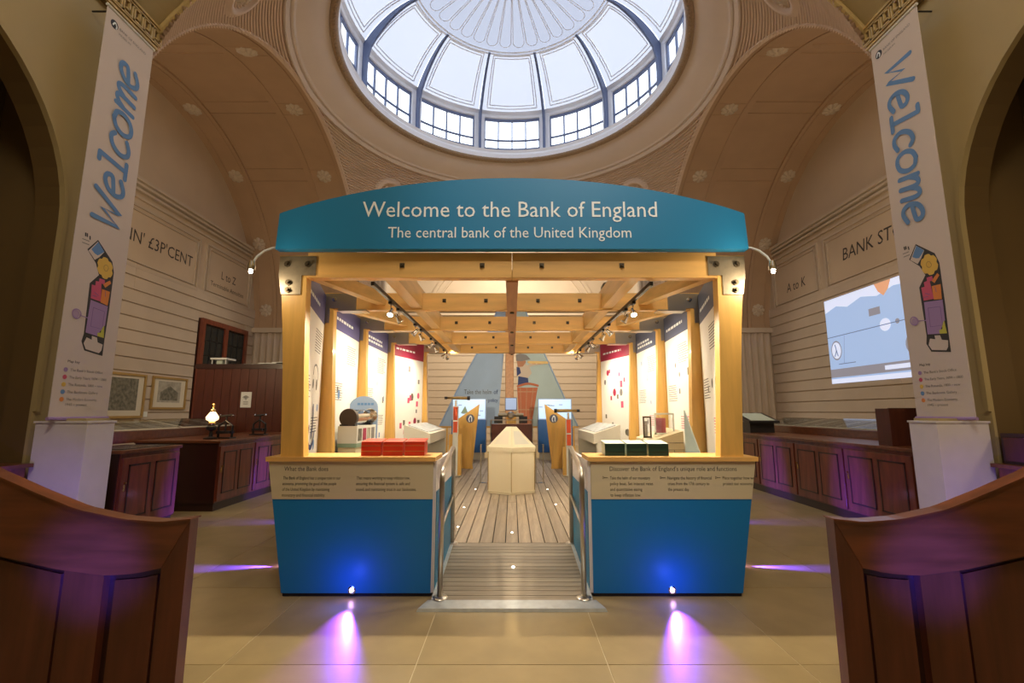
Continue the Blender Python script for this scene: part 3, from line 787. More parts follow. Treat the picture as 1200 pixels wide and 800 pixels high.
for s in (-1, 1):      # long braces running out to the corner posts
    for (k, ya, yb) in ((0, 4.04, 5.25), (1, 5.35, 6.6)):
        xa, xb = (FI[k] - 0.02), (FI[k] - 0.30)
        m = B(); w = 0.05
        A = Vector((s*(FI[k]+0.10), ya, 2.66)); C = Vector((s*(FI[k+1]-0.55), yb, 2.66)); d = (C - A).normalized(); n = Vector((-d.y, d.x, 0))*w
        m.hexa([A+n, A-n, C-n, C+n], [A+n+Vector((0,0,.13)), A-n+Vector((0,0,.13)), C-n+Vector((0,0,.13)), C+n+Vector((0,0,.13))])
        m.build('brace', ply_y, TP)

PR = thing('projector', 'dark rounded projector lying on top of the second cross beam, right side', 'projector', (1.16, 5.30, 2.80))
bx('casing', 1.05, 1.27, 5.22, 5.40, 2.815, 2.93, bolt_m, PR, bev=0.03)
B().lathe([(0.0, 0.03), (0.035, 0.03), (0.042, 0.0)], n=14, M=XZ(5.22, 1.10, 2.875)).build('lens', black, PR)
bx('foot', 1.08, 1.24, 5.25, 5.34, 2.80, 2.815, black, PR)

# mast behind the last frame
MS = thing('mast', 'brown timber mast rising between the two sails', 'mast', (-0.08, 14.25, 0))
bx('shaft', -0.20, 0.05, 14.13, 14.37, 0, 4.9, spine_m, MS, bev=0.02)
bx('foot', -0.32, 0.17, 14.02, 14.48, 0, 0.3, ply, MS)

# ------------------------------------------------------------------ header sign
SG = thing('header_sign', 'large curved blue sign welcoming visitors, above the pavilion front', 'sign', (0, 3.87, 2.83))
pts = [(-2.035, 2.83), (2.035, 2.83), (2.02, 3.15)] + [(2.02*math.cos(PI*i/24)*1.0, 3.15 + 0.33*(1-(math.cos(PI*i/24))**2)**0.92) for i in range(1, 24)] + [(-2.02, 3.15)]
B().prism(pts, XZ(3.93), 0.08).build('board', sign_blue, SG)
M = XZ(3.85)
text('lettering', 'Welcome to the Bank of England', M, letter_w, SG, width=2.56, height=0.205, align='CENTER', xy=(-0.02, 3.118), t=0.004, off=0)
text('lettering', 'The central bank of the United Kingdom', M, letter_w, SG, width=2.10, height=0.140, align='CENTER', xy=(-0.02, 2.930), t=0.004, off=0)
for s in (-1, 1):
    AL = thing('arm_lamp', 'small bright lamp on curved white arm, %s end of the blue header sign' % SIDE[s], 'lamp', (s*2.05, 3.9, 2.85))
    B().tube([(s*2.03, 3.91, 2.86), (s*2.07, 3.88, 2.85), (s*2.11, 3.82, 2.80), (s*2.135, 3.76, 2.73), (s*2.145, 3.72, 2.66)], 0.010, 8).build('arm', white_m, AL, smooth=True)
    B().lathe([(0.0, 0.05), (0.022, 0.045), (0.03, 0.0), (0.03, -0.03), (0.024, -0.03)], (s*2.145, 3.71, 2.63), 14).build('head', chrome, AL)
    B().lathe([(0, -0.02), (0.012, -0.018), (0.016, -0.005), (0.012, 0.01), (0, 0.012)], (s*2.145, 3.705, 2.59), 12).build('bulb', bulb_w, AL)
    point('arm_lamp_light', (s*2.145, 3.66, 2.56), 6 if s < 0 else 14, WARM2, 0.02)

# ------------------------------------------------------------------ front counters
CT = {-1: ('What the Bank does', [(-1.87, ["The Bank of England has a unique role in our", "economy, promoting the good of the people", "of the United Kingdom by maintaining", "monetary and financial stability."], 0.47),
                                   (-1.27, ["That means working to keep inflation low,", "ensuring the financial system is safe and", "sound, and maintaining trust in our banknotes."], 0.49)]),
      1: ("Discover the Bank of England's unique role and functions",
          [(0.80, ["Take the helm of our monetary", "policy boat. Set interest rates", "and quantitative easing", "to keep inflation low."], 0.35),
           (1.27, ["Navigate the history of financial", "crises from the 17th century to", "the present day."], 0.36),
           (1.72, ["Place together how we", "protect our economy."], 0.26)])}
for s in (-1, 1):
    C = thing('front_counter', ('blue and cream counter titled What the Bank does, left of the entrance' if s < 0 else
              'blue and cream counter titled Discover the Bank of England, right of the entrance'), 'counter', (s*1.25, 4.1, 0))
    def outx(z): return 1.82 + 0.185 * z / 1.08
    y0, y1 = 3.94, 4.28
    def slab_(za, zb, m_, nm, ya=y0, yb=y1, xin=0.645):
        b = B().prism([(s*xin, za), (s*outx(za), za), (s*outx(zb), zb), (s*xin, zb)], XZ(yb), yb - ya)
        return b.build(nm, m_, C)
    slab_(0.0, 0.03, black, 'plinth', 3.96)
    slab_(0.03, 0.745, counter_blue, 'blue_body')
    slab_(0.745, 1.045, cream_panel, 'text_panel', 3.936)
    b = B().prism([(s*0.625, 1.045), (s*(outx(1.05)+0.012), 1.045), (s*(outx(1.08)+0.012), 1.08), (s*0.625, 1.08)], XZ(y1 + 0.02), y1 - y0 + 0.045)
    b.build('wooden_top', ply_h, C)
    sd = bx('side_panel', s*0.62, s*0.645, 3.95, 4.92, 0.03, 1.045, box_m, C)
    bx('side_blue_panel', s*0.615, s*0.62, 3.96, 4.90, 0.03, 0.80, sign_blue, C)
    M = XZ(3.936)
    ttl, cols = CT[s]
    text('title_lettering', ttl, M, ink, C, width=(0.36 if s < 0 else 1.04), height=0.050, xy=((-1.865 if s < 0 else 0.80), 0.968), t=0.001, off=0)
    for (x, lines, w) in cols:
        for i, ln in enumerate(lines):
            text('body_lettering', ln, M, black, C, height=0.036, maxw=w, width=w * len(ln) / max(len(q) for q in lines), xy=(x, 0.900 - 0.045*i), t=0.001, off=0)
        if s > 0:
            bb = B(); ribbon(bb, [(x-0.045, 0.915), (x-0.06, 0.925), (x-0.06, 0.905), (x-0.045, 0.915), (x-0.02, 0.915)], 0.004, M, t=0.001, off=0, smooth=False); bb.build('pointer_mark', ink, C)
    # violet floor spot set in the foot of the counter
    FX = s*1.265
    FS = thing('foot_spotlight', 'violet LED spot low in the foot of the %s front counter' % SIDE[s], 'spotlight', (FX, 3.93, 0.05))
    Mx = plane((FX, 3.938, 0.055), (1,0,0), (0,0,1))
    B().lathe([(0.030, 0.0), (0.030, 0.008), (0.018, 0.012), (0.018, 0.0)], n=16, M=Mx).build('bezel', chrome, FS)
    B().lathe([(0.016, 0.006), (0.0, 0.010)], n=16, M=Mx).build('lens', bulb_v, FS)
    spot('foot_spot_light', (FX, 3.915, 0.10), (FX - s*0.26, 2.2, 0.0), 190, (0.20, 0.05, 1.0), 40, 1.0, 0.01, 0.85)
    point('foot_glow_light', (FX, 3.74, 0.14), 1.6, (0.05, 0.09, 1.0), 0.04)

# ------------------------------------------------------------------ deck, ramp, edge plate
DK = thing('plank_deck', 'weathered timber plank deck inside the pavilion', 'deck', (0, 9.0, 0))
bx('base', -2.05, 2.05, 4.95, 13.6, 0.02, DZ - 0.03, dark_gap, DK)
bx('nosing', -0.62, 0.62, 4.925, 4.95, 0.02, DZ, ramp_m, DK)
w = 0.132; x = -2.046; i = 0
while x < 2.04:
    cuts = [4.955, 4.955 + 2.1 + 1.3*((i*37) % 5)/5, 9.4 + 1.1*((i*53) % 7)/7, 13.6]
    for a, b_ in zip(cuts[:-1], cuts[1:]):
        bx('plank', x + 0.005, x + w - 0.005, a + 0.002, b_ - 0.002, DZ - 0.03, DZ, deck_m, DK)
    x += w; i += 1
stars = [(0.0, 5.35), (-0.62, 5.6), (-0.66, 6.7), (-0.62, 8.2), (0.60, 8.2), (0.62, 6.9)]
for (x, y) in stars:
    B().lathe([(0.0, 0.004), (0.010, 0.004), (0.010, 0.0)], (x, y, DZ), 12).build('deck_light', bulb_s, DK)
RM = thing('entrance_ramp', 'short ramp of cross-laid planks leading up to the deck', 'ramp', (0, 4.35, 0))
def rz(y): return 0.03 + (DZ - 0.03)*(y - 3.80)/(4.92 - 3.80)
n = 15
for i in range(n):
    ya, yb = 3.80 + 1.12*i/n + 0.004, 3.80 + 1.12*(i+1)/n - 0.004
    B().hexa([(-0.585, ya, rz(ya)-0.025), (0.585, ya, rz(ya)-0.025), (0.585, yb, rz(yb)-0.025), (-0.585, yb, rz(yb)-0.025)],
             [(-0.585, ya, rz(ya)), (0.585, ya, rz(ya)), (0.585, yb, rz(yb)), (-0.585, yb, rz(yb))]).build('plank', ramp_m, RM)
B().hexa([(-0.58, 3.82, 0.001), (0.58, 3.82, 0.001), (0.58, 4.90, 0.001), (-0.58, 4.90, 0.001)],
         [(-0.58, 3.82, 0.005), (0.58, 3.82, 0.005), (0.58, 4.90, DZ-0.03), (-0.58, 4.90, DZ-0.03)]).build('base', dark_gap, RM)
for s in (-1, 1):
    B().hexa([(s*0.585, 3.80, 0.001), (s*0.615, 3.80, 0.001), (s*0.615, 4.92, 0.001), (s*0.585, 4.92, 0.001)],
             [(s*0.585, 3.80, 0.04), (s*0.615, 3.80, 0.04), (s*0.615, 4.92, DZ+0.01), (s*0.585, 4.92, DZ+0.01)]).build('side_board', alu, RM)
B().lathe([(0.0, 0.005), (0.011, 0.005), (0.011, 0.0)], (0.01, 4.38, rz(4.38)), 12).build('deck_light', bulb_s, RM)
B().hexa([(-0.70, 3.66, 0.001), (0.70, 3.66, 0.001), (0.66, 3.80, 0.001), (-0.66, 3.80, 0.001)],
         [(-0.69, 3.67, 0.022), (0.69, 3.67, 0.022), (0.64, 3.80, 0.032), (-0.64, 3.80, 0.032)]).build('edge_plate', alu, RM)
# low hull panels along the pavilion sides between the posts
for s in (-1, 1):
    H = thing('hull_panelling', 'low blue outer panelling along the %s side of the pavilion' % SIDE[s], 'panelling', (s*2.2, 6.6, 0))
    for k in range(4):
        ya = 4.30 if k == 0 else FY[k] + 0.1; yb = FY[k+1]
        xa, xb = FI[k] + 0.31, FI[k+1] + 0.31
        def P_(x, y, z): return (s*(x - (2.8-z)*0.075), y, z)
        B().hexa([P_(xa, ya, 0.0), P_(xa-0.03, ya, 0.0), P_(xb-0.03, yb, 0.0), P_(xb, yb, 0.0)],
                 [P_(xa, ya, 1.08), P_(xa-0.03, ya, 1.08), P_(xb-0.03, yb, 1.08), P_(xb, yb, 1.08)]).build('hull_panel', counter_blue, H)

# ------------------------------------------------------------------ handrails
for s in (-1, 1):
    H = thing('handrail', 'brushed steel tube handrail on the %s side of the ramp' % SIDE[s], 'handrail', (s*0.565, 4.4, 0))
    xa, xb = s*0.555, s*0.60
    pts = [(xa, 3.84, 0.035), (xa, 3.84, 0.90)]
    pts += [(xa, 3.84 + 0.10*(1-math.cos(a)), 0.90 + 0.09*math.sin(a)) for a in (PI/8, PI/4, 3*PI/8, PI/2*0.93)]
    pts += [(xb, 4.84, 1.085), (xb, 4.90, 1.075), (xb, 4.93, 1.03), (xb, 4.93, 0.15)]
    B().tube(pts, 0.021, 12).build('rail', steel, H, smooth=True)
    B().tube([(xa, 3.85, 0.55), (xb, 4.92, 0.61)], 0.015, 10).build('mid_rail', steel, H, smooth=True)
    for (x, y, z) in ((xa, 3.84, 0.034), (xb, 4.93, DZ)):
        B().lathe([(0.0, 0.014), (0.03, 0.014), (0.055, 0.010), (0.062, 0.0)], (x, y, z), 24).build('floor_flange', steel, H, smooth=True)

# ------------------------------------------------------------------ violet spots along the pavilion sides
for s in (-1, 1):
    for i, y in enumerate((4.69, 6.45, 8.3)):
        X = s*(2.12, 2.27, 2.22)[i]
        FS = thing('side_spotlight', 'violet floor spot on the %s side of the pavilion, %s' % (SIDE[s], ('nearest the front', 'in the middle', 'farthest back')[i]), 'spotlight', (X, y, 0))
        Mx = plane((X, y, 0.05), (0, -s, 0) if s < 0 else (0, -1, 0), (0,0,1))
        Mx = plane((X, y, 0.05), (0, s, 0), (0, 0, 1))
        B().lathe([(0.0, 0.0), (0.035, 0.0), (0.035, 0.05), (0.028, 0.055), (0.025, 0.045)], n=16, M=Mx).build('housing', black, FS)
        bx('bracket', X-0.02, X+0.02, y-0.02, y+0.02, 0, 0.03, black, FS)
        B().lathe([(0.024, 0.046), (0.0, 0.048)], n=16, M=Mx).build('lens', bulb_v, FS)
        spot('side_spot_light', (X + s*0.06, y, 0.05), (X + s*2.0, y + (-0.22 if i == 0 else 0.03), 0.12), 620, (0.08, 0.035, 1.0), 60, 1.0, 0.008, 0.40)

# ------------------------------------------------------------------ graphic panels between the posts
TITLES = {(-1, 0): ('violet headed', pan_purple), (-1, 1): ('violet headed', pan_purple), (-1, 2): ('violet headed', pan_purple), (-1, 3): ('crimson headed', pan_red),
          (1, 0): ('slate blue headed', pan_navy), (1, 1): ('slate blue headed', pan_navy), (1, 2): ('slate blue headed', pan_navy), (1, 3): ('crimson headed', pan_red)}
ORD = ['nearest the entrance', 'second from the entrance', 'third from the entrance', 'farthest from the entrance']
for s in (-1, 1):
    for k in range(4):
        rnd = random.Random(100*k + s)
        hn, hm = TITLES[(s, k)]
        xa, ya = s*(FI[k] + 0.035), FY[k] + 0.11
        xb, yb = s*(FI[k+1] + 0.085), FY[k+1] - 0.02
        if k == 3: xb = s*(FI[4] + 0.05)
        if s < 0: M = plane((xa, ya, 0), (xb-xa, yb-ya, 0), (0,0,1))
        else: M = plane((xb, yb, 0), (xa-xb, ya-yb, 0), (0,0,1))
        W = math.hypot(xb-xa, yb-ya)
        G = thing('graphic_panel', '%s tall white graphic panel on the %s side, %s' % (hn, SIDE[s], ORD[k]), 'panel', ((xa+xb)/2, (ya+yb)/2, DZ), 'exhibition panels between the posts')
        B().prism([(0, DZ), (W, DZ), (W, 2.42), (0, 2.42)], M, 0.012, -0.012).build('sheet', pan_white, G)
        B().prism([(0, 2.42), (W, 2.42), (W, 2.76), (0, 2.76)], M, 0.013, -0.012).build('header', hm, G)
        def bars(x0, x1, z, n, h, gap, m_, name):
            b = B()
            for i in range(n):
                x = x0; xe = x0 + (x1-x0)*rnd.uniform(0.75, 1.0)
                while x < xe:
                    l = rnd.uniform(0.25, 0.6)*h*6; b.prism([(x, z), (min(x+l, xe), z), (min(x+l, xe), z+h), (x, z+h)], M, 0.001, 0.001); x += l + h*0.9
                z -= gap
            b.build(name, m_, G)
        bars(0.10*W, 0.80*W, 2.54, 2 if k == 2 else 1, 0.034, 0.06, letter_w, 'title_lettering')
        if k < 3:
            bars(0.52*W, 0.90*W, 2.28, 9, 0.010, 0.028, ink_grey, 'body_lettering')
            bars(0.08*W, 0.42*W, 1.78, 8, 0.010, 0.028, ink_grey, 'body_lettering')
            bars(0.52*W, 0.90*W, 1.38, 6, 0.010, 0.028, b_pink if s > 0 else ink_grey, 'body_lettering')
        cols_ = [b_pink, ink_grey, etch, b_pink, pan_red] if k == 3 else [etch, ink_grey, b_blue, arch_blue]
        for i in range(16 if k == 3 else 5):
            cx, cz = rnd.uniform(0.12, 0.88)*W, rnd.uniform(1.0, 2.25); rr_ = rnd.uniform(0.03, 0.06) if k == 3 else rnd.uniform(0.025, 0.05)
            if rnd.random() < 0.4: pp = [(cx + rr_*math.cos(2*PI*j/14), cz + rr_*1.2*math.sin(2*PI*j/14)) for j in range(14)]
            else: pp = [(cx-rr_*.8, cz-rr_), (cx+rr_*.8, cz-rr_), (cx+rr_*.8, cz+rr_), (cx-rr_*.8, cz+rr_)]
            B().prism(pp, M, 0.001, 0.001).build('printed_picture', rnd.choice(cols_), G)
        if k == 0 and s < 0:      # dark blue crescents and the arched mark low on the first panel
            b = B()
            ribbon(b, [(0.55*W, 1.20), (0.60*W, 1.30), (0.60*W, 1.42), (0.58*W, 1.50)], 0.05, M, 0.001)
            ribbon(b, [(0.42*W, 1.30), (0.40*W, 1.20), (0.45*W, 1.12), (0.56*W, 1.10), (0.66*W, 1.16), (0.68*W, 1.24)], 0.05, M, 0.001)
            b.build('printed_picture', navy_p, G)
            b = B(); ribbon(b, [(0.52*W, 1.82), (0.55*W, 1.90), (0.66*W, 1.92), (0.76*W, 1.86), (0.78*W, 1.78)], 0.02, M, 0.001); b.build('printed_picture', ink_grey, G)

# ------------------------------------------------------------------ track lighting
TY = [4.72, 5.05, 5.95, 6.35, 7.15, 7.6, 8.5, 8.9]
OW = ['nearest', 'second', 'third', 'fourth', 'fifth', 'sixth', 'seventh', 'farthest']
for s in (-1, 1):
    T = tag(bx('lighting_track', s*1.235, s*1.265, 4.06, 9.30, 2.565, 2.60, black), 'black lighting track under the %s long beam' % SIDE[s], 'light track')
    T['label'] = 'dark lighting track running back under the %s side of the beams' % SIDE[s]
    tr = bx('trim_strip', s*1.266, s*1.272, 4.06, 9.30, 2.57, 2.60, white_m, T)
    base = None
    for i, y in enumerate(TY):
        X = s*1.25
        S = thing('track_spotlight', '%s small silver spotlight on the %s lighting track' % (OW[i], SIDE[s]), 'spotlight', (X, y, 2.565), 'spotlights on the %s track' % SIDE[s])
        bx('adapter', X-0.018, X+0.018, y-0.05, y+0.05, 2.54, 2.565, black, S)
        tgt = Vector((s*2.05, y + (0.35 if i % 2 else -0.15), 1.6))
        if i % 2 == 1: tgt = Vector((s*0.25, y + 0.5, 0.8))
        if i == 0: tgt = Vector((s*1.3, 3.0, 0.3))
        if i == 7: tgt = Vector((s*1.0, 14.6, 2.5))
        c = Vector((X, y, 2.46)); d = (tgt - c).normalized(); q = d.to_track_quat('Z', 'Y').to_matrix().to_4x4(); q.translation = c
        B().tube([(X, y, 2.55), (X, y, 2.51), (X + s*0.0, y+0.028, 2.50), (X, y+0.03, 2.46)], 0.006, 6).build('yoke', chrome, S)
        B().lathe([(0.0, -0.06), (0.015, -0.055), (0.02, -0.02), (0.034, 0.03), (0.036, 0.05), (0.030, 0.045)], n=16, M=q).build('head', chrome, S, smooth=True)
        B().lathe([(0.029, 0.040), (0.0, 0.044)], n=16, M=q).build('lens', bulb_s, S)
        spot('track_spot_light', c + d*0.06, tgt, 170 if i == 0 else 300 if i == 7 else 62 if i % 2 == 0 else 42, (1.0, 0.84, 0.62), 110 if i == 0 else 70 if i == 7 else 150, 1.0, 0.03)

# ------------------------------------------------------------------ inside the pavilion
def hexp(r, cx, cy, rot=-PI/2): return [(cx + r*math.cos(rot + PI*j/3), cy + r*math.sin(rot + PI*j/3)) for j in range(6)]
ID = Matrix.Identity(4)
def frust(b, r0, z0, r1, z1, cx, cy):
    a, c = hexp(r0, cx, cy), hexp(r1, cx, cy)
    b.add([(p[0], p[1], z0) for p in a] + [(p[0], p[1], z1) for p in c], [tuple(range(6))[::-1], tuple(range(6, 12))] + [(i, (i+1) % 6, 6+(i+1) % 6, 6+i) for i in range(6)])
    return b
OC = thing('hexagonal_showcase', 'cream six-sided showcase with sloping glazed top in the middle of the deck', 'display case', (0.0, 8.05, DZ))
cx, cy = -0.01, 8.06
frust(B(), 0.435, DZ, 0.445, DZ+0.045, cx, cy).build('plinth', cream_case, OC)
frust(B(), 0.43, DZ+0.045, 0.435, 0.80, cx, cy).build('body', cream_case, OC)
for j in range(6):
    p = hexp(0.437, cx, cy)[j]; B().tube([(p[0], p[1], DZ+0.05), (p[0], p[1], 0.80)], 0.006, 5).build('corner_joint', gold_frame, OC)
frust(B(), 0.455, 0.80, 0.455, 0.835, cx, cy).build('collar', cream_case, OC)
frust(B(), 0.46, 0.835, 0.46, 0.875, cx, cy).build('rim', cream_case, OC)
frust(B(), 0.44, 0.876, 0.10, 1.19, cx, cy).build('sloping_top', cream_case, OC)
for j in range(6):
    a0, a1 = hexp(0.40, cx, cy)[j], hexp(0.40, cx, cy)[(j+1) % 6]
    b0, b1 = hexp(0.18, cx, cy)[j], hexp(0.18, cx, cy)[(j+1) % 6]
    def L3(p, q, t, z): return Vector((p[0]+(q[0]-p[0])*t, p[1]+(q[1]-p[1])*t, z))
    zz0, zz1 = 0.876 + (0.44-0.40)/0.34*0.314 + 0.006, 0.876 + (0.44-0.18)/0.34*0.314 + 0.006
    m = B().add([L3(a0, a1, .15, zz0), L3(a0, a1, .85, zz0), L3(b0, b1, .8, zz1), L3(b0, b1, .2, zz1)], [(0,1,2,3)])
    m.build('picture_plate', paper if j % 2 else grey_desk, OC)
HD = bx('glass_hood', -0.385, 0.37, 8.40, 8.75, 0.86, 1.30, glass_m, OC)
m = B()
for x in (-0.385, 0.36): m.box(x, x+0.012, 8.40, 8.412, 0.86, 1.30); m.box(x, x+0.012, 8.74, 8.752, 0.86, 1.30)
m.box(-0.385, 0.372, 8.398, 8.41, 1.29, 1.305)
m.build('hood_edge', steel, OC)
bx('rear_shelf', -0.37, 0.36, 8.48, 8.74, 0.88, 1.22, red_wood, OC)
bx('rear_body', -0.36, 0.35, 8.42, 8.74, DZ, 0.86, cream_case, OC)
for s in (-1, 1):
    Hp = thing('hoop_rail', 'small square steel hoop rail %s of the hexagonal showcase' % SIDE[s], 'rail', (s*0.52, 8.9, DZ))
    B().tube([(s*0.44, 8.9, DZ), (s*0.44, 8.9, 0.84), (s*0.58, 8.9, 0.84), (s*0.58, 8.9, DZ)], 0.012, 8).build('hoop', chrome, Hp)
    bx('foot_plate', s*0.42, s*0.60, 8.86, 8.94, DZ, DZ+0.012, chrome, Hp)

# helm stand with monitor, in front of the mast
HS = thing('helm_stand', 'helm stand with steel wheel hub, black side boxes and small grey monitor', 'interactive stand', (-0.02, 11.6, DZ))
bx('column', -0.13, 0.10, 11.5, 11.75, DZ, 1.42, ply, HS)
m = B().box(-0.17, 0.12, 11.50, 11.54, 1.47, 1.78); m.build('monitor', pan_navy, HS, bev=0.01)
bx('monitor_screen', -0.155, 0.105, 11.495, 11.50, 1.49, 1.765, mat('monitor_glow', (0.2,0.25,0.35), 0.3, emit=(0.25,0.33,0.48), estr=0.8), HS)
B().tube([(-0.34, 11.52, 1.36), (0.28, 11.52, 1.36)], 0.045, 12).build('cross_bar', plate_m, HS)
B().lathe([(0.0, 0.06), (0.05, 0.06), (0.085, 0.03), (0.09, 0.0)], n=20, M=XZ(11.47, -0.03, 1.36)).build('wheel_hub', steel, HS)
for s in (-1, 1): bx('side_box', s*0.20 - 0.03, s*0.40 - 0.03, 11.45, 11.65, 1.16, 1.33, black, HS)

# plywood fins with emblem discs, each with a slanting brace
for s in (-1, 1):
    Fn = thing('plywood_fin', 'pointed plywood fin with round dark emblem on the %s side of the deck' % SIDE[s], 'stand', (s*1.05, 11.4, DZ))
    Y = 11.2
    M = XZ(Y)
    P_ = [(s*0.77, 1.62), (s*1.32, 1.24), (s*1.26, DZ), (s*0.93, DZ)]
    B().prism(P_, M, 0.06).build('fin', ply, Fn, bev=0.004)
    B().prism([(s*1.22, 1.05), (s*1.02, 1.08), (s*0.90, DZ), (s*1.08, DZ)], M, 0.03, 0.10).build('brace', ply, Fn)
    for z in (0.4, 0.8): B().box(s*1.06-0.03, s*1.06+0.03, Y-0.10, Y-0.06, z, z+0.05).build('spacer', ply, Fn)
    em = B().disc((s*0.98, 1.28), 0.10, M, 0.012, 24, 0.061).build('emblem', pan_navy, Fn)
    b = B()
    b.tube([(s*0.98 + 0.085*math.cos(2*PI*j/24), Y-0.075, 1.28 + 0.085*math.sin(2*PI*j/24)) for j in range(25)], 0.006, 5); b.build('emblem_ring', chrome, em)
    b = B(); ribbon(b, [(s*0.98-0.02, 1.21), (s*0.98-0.035, 1.27), (s*0.98, 1.34), (s*0.98+0.03, 1.30), (s*0.98+0.03, 1.22)], 0.025, M, 0.002, 0.074); b.build('emblem_figure', letter_w, em)
# telescopes on orange-plated posts
for s in (-1, 1):
    Y = 9.75; X = s*1.165; dz = 0.0 if s < 0 else -0.26
    T = thing('telescope_stand', 'brass telescope on a white post with orange plates, %s side of the deck' % SIDE[s], 'telescope', (X, Y, DZ))
    bx('post', X-0.055, X+0.055, Y, Y+0.08, DZ, 1.56+dz, white_m, T, bev=0.006)
    bx('orange_plate', X-0.042, X+0.042, Y-0.012, Y, 1.27+dz, 1.54+dz, orange_m, T)
    bx('orange_plate', X-0.042, X+0.042, Y-0.012, Y, 1.02+dz, 1.24+dz, orange_m, T)
    bx('foot', X-0.13, X+0.13, Y-0.1, Y+0.2, DZ, DZ+0.03, steel, T)
    B().box(X-0.13, X+0.13, Y+0.02, Y+0.1, DZ+0.03, 0.98+dz).build('timber_backing', ply, T)
    B().tube([(X, Y+0.04, 1.56+dz), (X, Y+0.04, 1.68+dz)], 0.022, 10).build('swivel', chrome, T)
    z = 1.72+dz; a = s*-1
    B().tube([(X - 0.24*a*-1, Y+0.05, z), (X-0.02*a*-1, Y+0.05, z+0.003), (X + 0.10*a*-1, Y+0.05, z+0.004), (X+0.18*a*-1, Y+0.05, z+0.005)], [0.034, 0.034, 0.026, 0.022], 14).build('tube', gold_frame, T, smooth=True)
    B().tube([(X-0.29*a*-1, Y+0.05, z), (X-0.235*a*-1, Y+0.05, z)], 0.042, 14).build('hood', black, T)
    B().tube([(X+0.18*a*-1, Y+0.05, z+.005), (X+0.24*a*-1, Y+0.05, z+.005)], 0.028, 14).build('eyepiece', black, T)
# blue kiosks
for s in (-1, 1):
    K = thing('touch_kiosk', 'blue kiosk with bright pale screen behind the %s plywood fin' % SIDE[s], 'kiosk', (s*1.18, 13.2, DZ))
    x0, x1 = s*0.72, s*1.66
    bx('body', x0, x1, 13.05, 13.45, 0.34, 1.22, kiosk_blue, K)
    bx('plinth', s*0.76, s*1.62, 13.10, 13.4, DZ, 0.34, grey_desk, K)
    bx('screen_frame', x0, x1, 13.10, 13.16, 1.22, 1.80, arch_blue, K)
    sc = bx('screen', s*0.745, s*1.635, 13.095, 13.10, 1.245, 1.775, kiosk_scr, K)
    rnd = random.Random(s + 5)
    for i in range(7):
        xx = s*rnd.uniform(0.8, 1.5); zz = rnd.uniform(1.3, 1.7)
        bx('map_mark', xx-0.05, xx+0.05, 13.092, 13.095, zz-0.01, zz+0.012, arch_blue, sc)
    if s < 0:
        M = XZ(13.092); B().prism([(-1.42, 1.40), (-1.22, 1.40), (-1.30, 1.60)], M, 0.003).build('sail_icon', greenish, sc)
